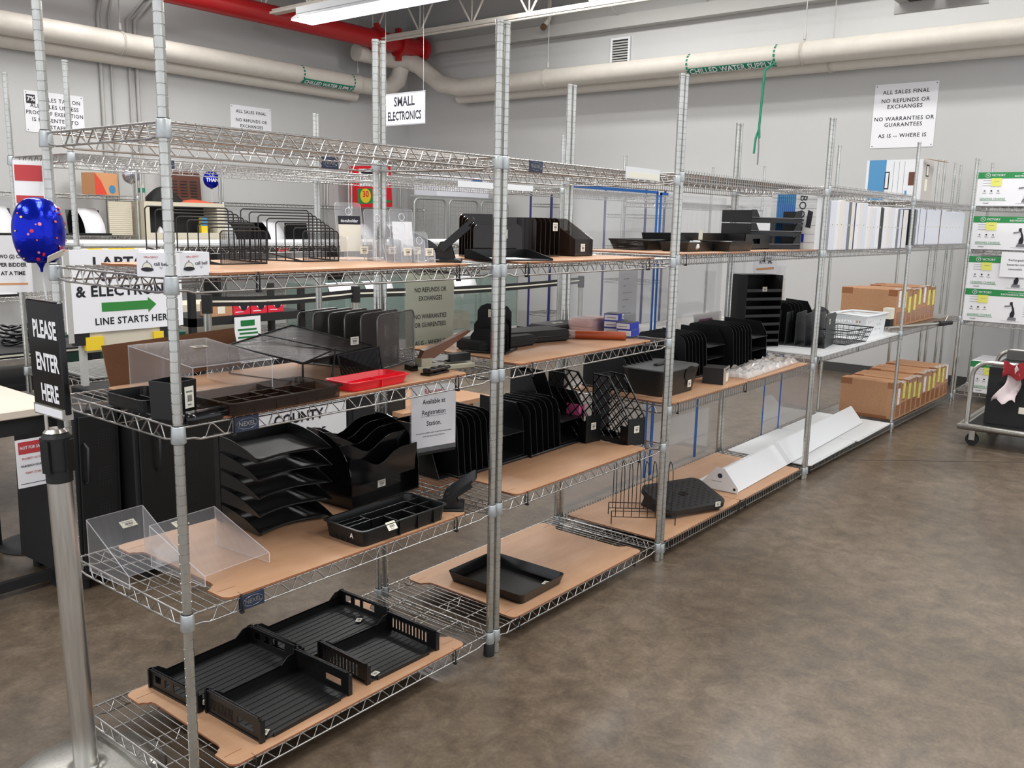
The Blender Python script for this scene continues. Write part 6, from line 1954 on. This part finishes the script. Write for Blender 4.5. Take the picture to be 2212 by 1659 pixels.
# belts and stanchions mid floor
def stan(label, x, y, h=.98):
    t = thing('stanchion', label, 'stanchion', (x, y, 0), 0)
    b = MB(); b.lathe([(.17, 0), (.172, .006), (.12, .02), (.035, .03), (.03, .03)], STEEL, 24); b.build('base', t)
    b = MB(); b.cyl((0, 0, .03), (0, 0, h - .14), .03, STEEL, 16); b.build('pole', t)
    b = MB(); b.cyl((0, 0, h - .14), (0, 0, h), .04, BLACKM, 16); b.build('belt_head', t)
stan('steel stanchion with black belt head behind the clear riser', 2.62, 4.0)
stan('steel stanchion seen behind the mesh file sorter', 4.08, 4.0)
stan('steel stanchion near the small wire racks and the fan', 8.0, 4.3, .92)
def belt(label, p0, p1, sag=.02):
    t = thing('retractable_belt', label, 'belt', (0, 0, 0), 0)
    for dz_, mt in ((.0, BLACKM), (.032, LABEL), (.045, BLACKM)):
        b = MB()
        vs, fs = [], []
        n = 14
        hh = .03 if mt is BLACKM else .013
        for k in range(n + 1):
            u = k / n
            x, y = p0[0] + (p1[0] - p0[0]) * u, p0[1] + (p1[1] - p0[1]) * u
            z = p0[2] + (p1[2] - p0[2]) * u - sag * math.sin(PI * u) + dz_
            for (oy, oz) in ((0, 0), (0, hh), (.002, hh), (.002, 0)):
                vs.append((x, y + oy, z + oz))
        for k in range(n):
            for j in range(4):
                fs.append((4 * k + j, 4 * k + (j + 1) % 4, 4 * k + 4 + (j + 1) % 4, 4 * k + 4 + j))
        b.add(vs, fs, mt); b.build('webbing', t)
belt('double black belt from the left stanchion to the mesh sorter one', (2.62, 4, .89), (4.08, 4, .88))
belt('double black belt running on toward the small wire racks', (4.08, 4, .88), (8.0, 4.3, .83), .03)
# black cart with camera boxes
t = thing('black_cart', 'black steel cart carrying red camera boxes', 'cart', (2.85, 4.6, 0), 0)
b = MB(); b.box(0, 1.15, 0, .5, .66, .73, BLACKM); b.build('shelf', t)
b = MB(); b.box(0, 1.15, 0, .5, .25, .3, BLACKM); b.build('lower_shelf', t)
for (x, y) in ((0, 0), (1.1, 0), (0, .45), (1.1, .45)):
    b = MB(); b.box(x, x + .05, y, y + .05, 0, .95, BLACKM); b.build('leg', t)
def cam_box(label, x):
    t = thing('camera_box', label, 'box', (x, 4.62, .732), 0)
    b = MB(); b.box(0, .165, 0, .15, 0, .125, REDBOX); b.build('carton', t)
    b = MB(); b.prism([(.105 + .055 * math.cos(PI + PI * k / 10), .09 + .05 * math.sin(PI + PI * k / 10)) for k in range(11)] + [(.16, .12), (.05, .12)], 0, .001, WHITE, TR(0, -.0005, 0, PI / 2))
    b.prism([(.105 + .036 * math.cos(PI + PI * k / 10), .075 + .042 * math.sin(PI + PI * k / 10)) for k in range(11)], .001, .002, INK, TR(0, -.0005, 0, PI / 2))
    b.cyl((.028, -.0005, .107), (.028, -.002, .107), .013, WHITE, 12); b.box(.02, .1, -.0015, 0, .02, .026, WHITE); b.build('camera_print', t)
cam_box('red camera box beside the brown carton on the black cart', 3.26)
cam_box('middle red camera box on the black cart', 3.435)
cam_box('rightmost red camera box on the black cart', 3.61)
t = thing('brown_carton', 'brown carton with a white label left of the red camera boxes', 'box', (3.04, 4.62, .732), 0)
b = MB(); b.box(0, .21, 0, .15, 0, .12, CARD); b.box(.07, .14, -.001, 0, .02, .08, LABEL); b.build('carton', t)
t = thing('cream_carton', 'large cream carton with green striped notice beneath the camera boxes', 'box', (2.95, 5.2, 0), 0)
b = MB(); b.box(0, 1.0, 0, .4, 0, .78, CREAM); b.build('carton', t)
t = thing('paper_notice', 'white notice with dark green text bars', 'notice', (3.35, 4.55, 0), 0)
b = MB(); b.box(-.13, .13, 0, .002, .4, .72, WHITE); b.build('sheet', t)
b = MB(); b.box(-.07, .07, -.001, 0, .64, .69, mat('dark_green_bar', (14, 112, 52), .5))
for k in range(5):
    b.box(-.1 + .015 * (k % 2), .1 - .012 * (k % 3), -.001, 0, .47 + k * .033, .486 + k * .033, bpy.data.materials['dark_green_bar'])
b.box(-.08, .08, -.001, 0, .445, .45, YELTAPE); b.build('green_bar', t)
# glass counters
def counter(label, x, y, w, d, h):
    t = thing('display_counter', label, 'display case', (x, y, 0), 0)
    b = MB(); b.box(0, w, 0, d, 0, .22, PAINTG); b.build('plinth', t)
    for (x0, x1, y0, y1) in ((0, w, 0, .006), (0, w, d - .006, d), (0, .006, 0, d), (w - .006, w, 0, d)):
        b = MB(); b.box(x0, x1, y0, y1, .22, h, GLASSG); b.build('glass_pane', t)
    b = MB(); b.box(0, w, 0, d, h, h + .01, GLASSG); b.build('glass_top', t)
    b = MB(); b.box(.01, w - .01, .1, d - .02, h * .62, h * .62 + .008, GLASSG); b.build('glass_shelf', t)
    for (px, py) in ((0, 0), (w, 0), (0, d), (w, d)):
        b = MB(); b.box(px - .008, px + .008, py - .008, py + .008, .22, h, STEEL); b.build('frame_post', t)
counter('green tinted glass display counter behind the pale green sign', 6.1, 5.3, 1.9, .5, .88)
counter('green tinted glass display counter behind the mesh file sorter', 4.7, 5.3, 1.3, .5, .88)
counter('green tinted glass display counter left of the black cart', 2.2, 4.7, .6, .5, .95)
for i, (x, l) in enumerate(((4.85, 'leftmost white notice draped on the glass counter'), (5.35, 'second white notice draped on the glass counter'), (6.3, 'white notice draped on the right glass counter'), (6.75, 'another white notice at the middle of the right glass counter'))):
    t = thing('draped_notice', l, 'notice', (x, 5.28, .89), 0)
    b = MB(); b.grid(lambda u, v: (.4 * u, -.012 + .1 * v, .005 - (.11 * (1 - v) ** 3)), 3, 8, WHITE, .001); b.build('sheet', t)
for i, (x, l) in enumerate(((6.25, 'left rolled printed bag inside the right glass counter'), (6.6, 'right rolled printed bag inside the right glass counter'))):
    t = thing('rolled_cloth', l, 'cloth', (x, 5.55, .555), 0)
    b = MB(); b.grid(lambda u, v: (.3 * u, .15 * v, .11 * math.sin(PI * v) ** .6), 6, 8, WHITEB, .001); b.build('cloth', t)
t = thing('plastic_bags', 'pile of clear plastic bags in the right glass counter', 'bags', (7.1, 5.5, .555), 0)
rg = random.Random(9)
b = MB(); hh = {}
b.grid(lambda u, v: (.85 * u, .25 * v, .02 + hh.setdefault((round(u, 3), round(v, 3)), rg.uniform(0, .12)) + .06 * math.sin(PI * u)), 18, 6, BAGM, 0, smooth=False); b.build('bag_heap', t)
t = thing('brown_carton', 'brown carton inside the right glass counter', 'box', (7.0, 5.5, .23), 0)
b = MB(); b.box(0, .3, 0, .25, 0, .2, CARD); b.build('carton', t)
# cages
def cage(label, x, z):
    t = thing('wire_cage', label, 'cage', (x, 5.9, z), 0)
    w, h = .56, .72
    P = rrp(w, h, .07, 4)
    b = MB(); b.tube([(p[0], 0, p[1] + h / 2) for p in P], .014, CAGEM, 8, closed=True); b.build('frame', t)
    b = MB()
    k = -w / 2 + .03
    while k < w / 2 - .02:
        b.tube([(k, 0, .02), (k, 0, h - .02)], .003, CAGEM, 4); k += .05
    k = .03
    while k < h - .02:
        b.tube([(-w / 2, .004, k), (w / 2, .004, k)], .003, CAGEM, 4); k += .05
    b.build('grid', t)
    for x_ in (-.27, .27):
        b = MB(); b.box(x_ - .012, x_ + .012, .0, .02, -z, .02, CAGEM); b.build('leg', t)
cage('left wire cage panel behind the fan sorter', 6.98, 1.1)
cage('middle wire cage panel behind the large hole punch', 7.6, 1.1)
cage('right wire cage panel behind the paired posts', 8.22, 1.1)
t = thing('cage_rail', 'grey steel rail joining the tops of the wire cage panels', 'rail', (0, 5.93, 0), 0)
b = MB(); b.box(6.65, 8.5, 0, .02, 1.84, 1.86, CAGEM); b.build('rail', t)
t = thing('storage_bin', 'translucent storage bin with a blue handle above the cages', 'bin', (7.15, 5.95, 1.865), 0)
b = MB(); b.box(0, 1.0, 0, .4, 0, .26, clear_mat('frosted_plastic', (228, 230, 240), .5)); b.build('tub', t)
b = MB(); b.tube([(.62, -.01, .18), (.66, -.03, .22), (.8, -.03, .22), (.84, -.01, .18)], .014, mat('blue_handle', (24, 84, 150), .4), 8); b.build('handle', t)
# navy racks at the right wall
def navy_rack(label, y0, y1, zs, h=1.97):
    t = thing('navy_rack', label, 'rack', (8.2, y0, 0), 0)
    W = y1 - y0
    for (x, y) in ((0, 0), (.45, 0), (0, W), (.45, W)):
        b = MB(); b.cyl((x, y, 0), (x, y, h), .014, NAVYP, 10); b.build('post', t)
    for z in zs:
        s = shelf_parts(.45, W, 'zig', False).build('wire_shelf', t, (0, 0, z))
navy_rack('small wire rack with navy posts in the far corner', 4.93, 5.27, [1.78, .37, .1])
navy_rack('small wire rack with navy posts holding the white fan', 3.55, 4.12, [1.66, 1.28, .87, .2])
t = thing('desk_fan', 'white desk fan standing on the navy posted rack', 'fan', (8.3, 3.83, .888), math.radians(-50))
b = MB(); b.lathe([(.1, 0), (.1, .012), (.06, .03), (.02, .04)], WHITEP, 24); b.build('base', t)
b = MB(); b.cyl((0, 0, .03), (0, 0, .2), .018, WHITEP, 12); b.build('stem', t)
b = MB()
for k in range(24):
    a = 2 * PI * k / 24
    b.tube([(0, -.06, .3), (.08 * math.cos(a), -.07, .3 + .08 * math.sin(a)), (.14 * math.cos(a), -.03, .3 + .14 * math.sin(a))], .0015, WHITEP, 4)
b.tube([(.14 * math.cos(2 * PI * k / 24), -.03, .3 + .14 * math.sin(2 * PI * k / 24)) for k in range(24)], .005, WHITEP, 6, closed=True); b.build('grille', t)
for k in range(3):
    a = 2 * PI * k / 3
    b = MB(); b.prism([(.02, -.01), (.1, -.04), (.11, .03), (.02, .02)], -.001, .001, WHITEB, TR(0, -.03, .3, PI / 2) @ Matrix.Rotation(a, 4, 'Z')); b.build('blade', t)
b = MB(); b.cyl((0, -.02, .3), (0, .08, .3), .04, WHITEP, 16); b.build('motor', t)
t = thing('paper_notice', 'printed paper list on a clear sheet behind the blue cartons', 'notice', (3.0, .64, 0), 0)
b = MB(); b.box(0, .2, 0, .001, .95, 1.32, clear_mat('thin_paper', (214, 212, 214), .75)); b.build('sheet', t)
b = MB()
for k in range(8):
    b.box(.05, .05 + .03 * (1 + k % 3), -.001, 0, 1.0 + k * .038, 1.005 + k * .038, GREYINK)
b.build('printed_lines', t)
t = thing('looped_cable', 'black cable loop lying on the second row behind the third unit', 'cable', (5.3, 2.2, .625), 0)
b = MB(); b.tube([(-.1, 0, .0), (-.06, 0, .06), (.02, 0, .1), (.12, 0, .09), (.15, 0, .03), (.14, 0, .0)], .006, BLACKM, 6); b.tube([(-.08, .02, .0), (.0, .02, .08), (.09, .02, .07), (.14, .01, .0)], .006, BLACKM, 6); b.build('cable', t)
t = thing('shelf_tag', 'white paper tag holder clipped on the second unit\'s top shelf', 'tag', (2.12, -.008, 1.757), 0)
b = MB(); b.box(-.14, .13, -.002, 0, -.012, .034, WHITEP); b.box(-.12, .11, -.0025, -.002, -.008, .014, LABEL); b.build('holder', t)
t = thing('shelf_tag', 'white curled paper tag on the second row\'s top shelf', 'tag', (3.6, 2.05, 1.8), 0)
b = MB(); b.box(-.35, .45, -.002, 0, -.02, .02, WHITEP); b.build('holder', t)
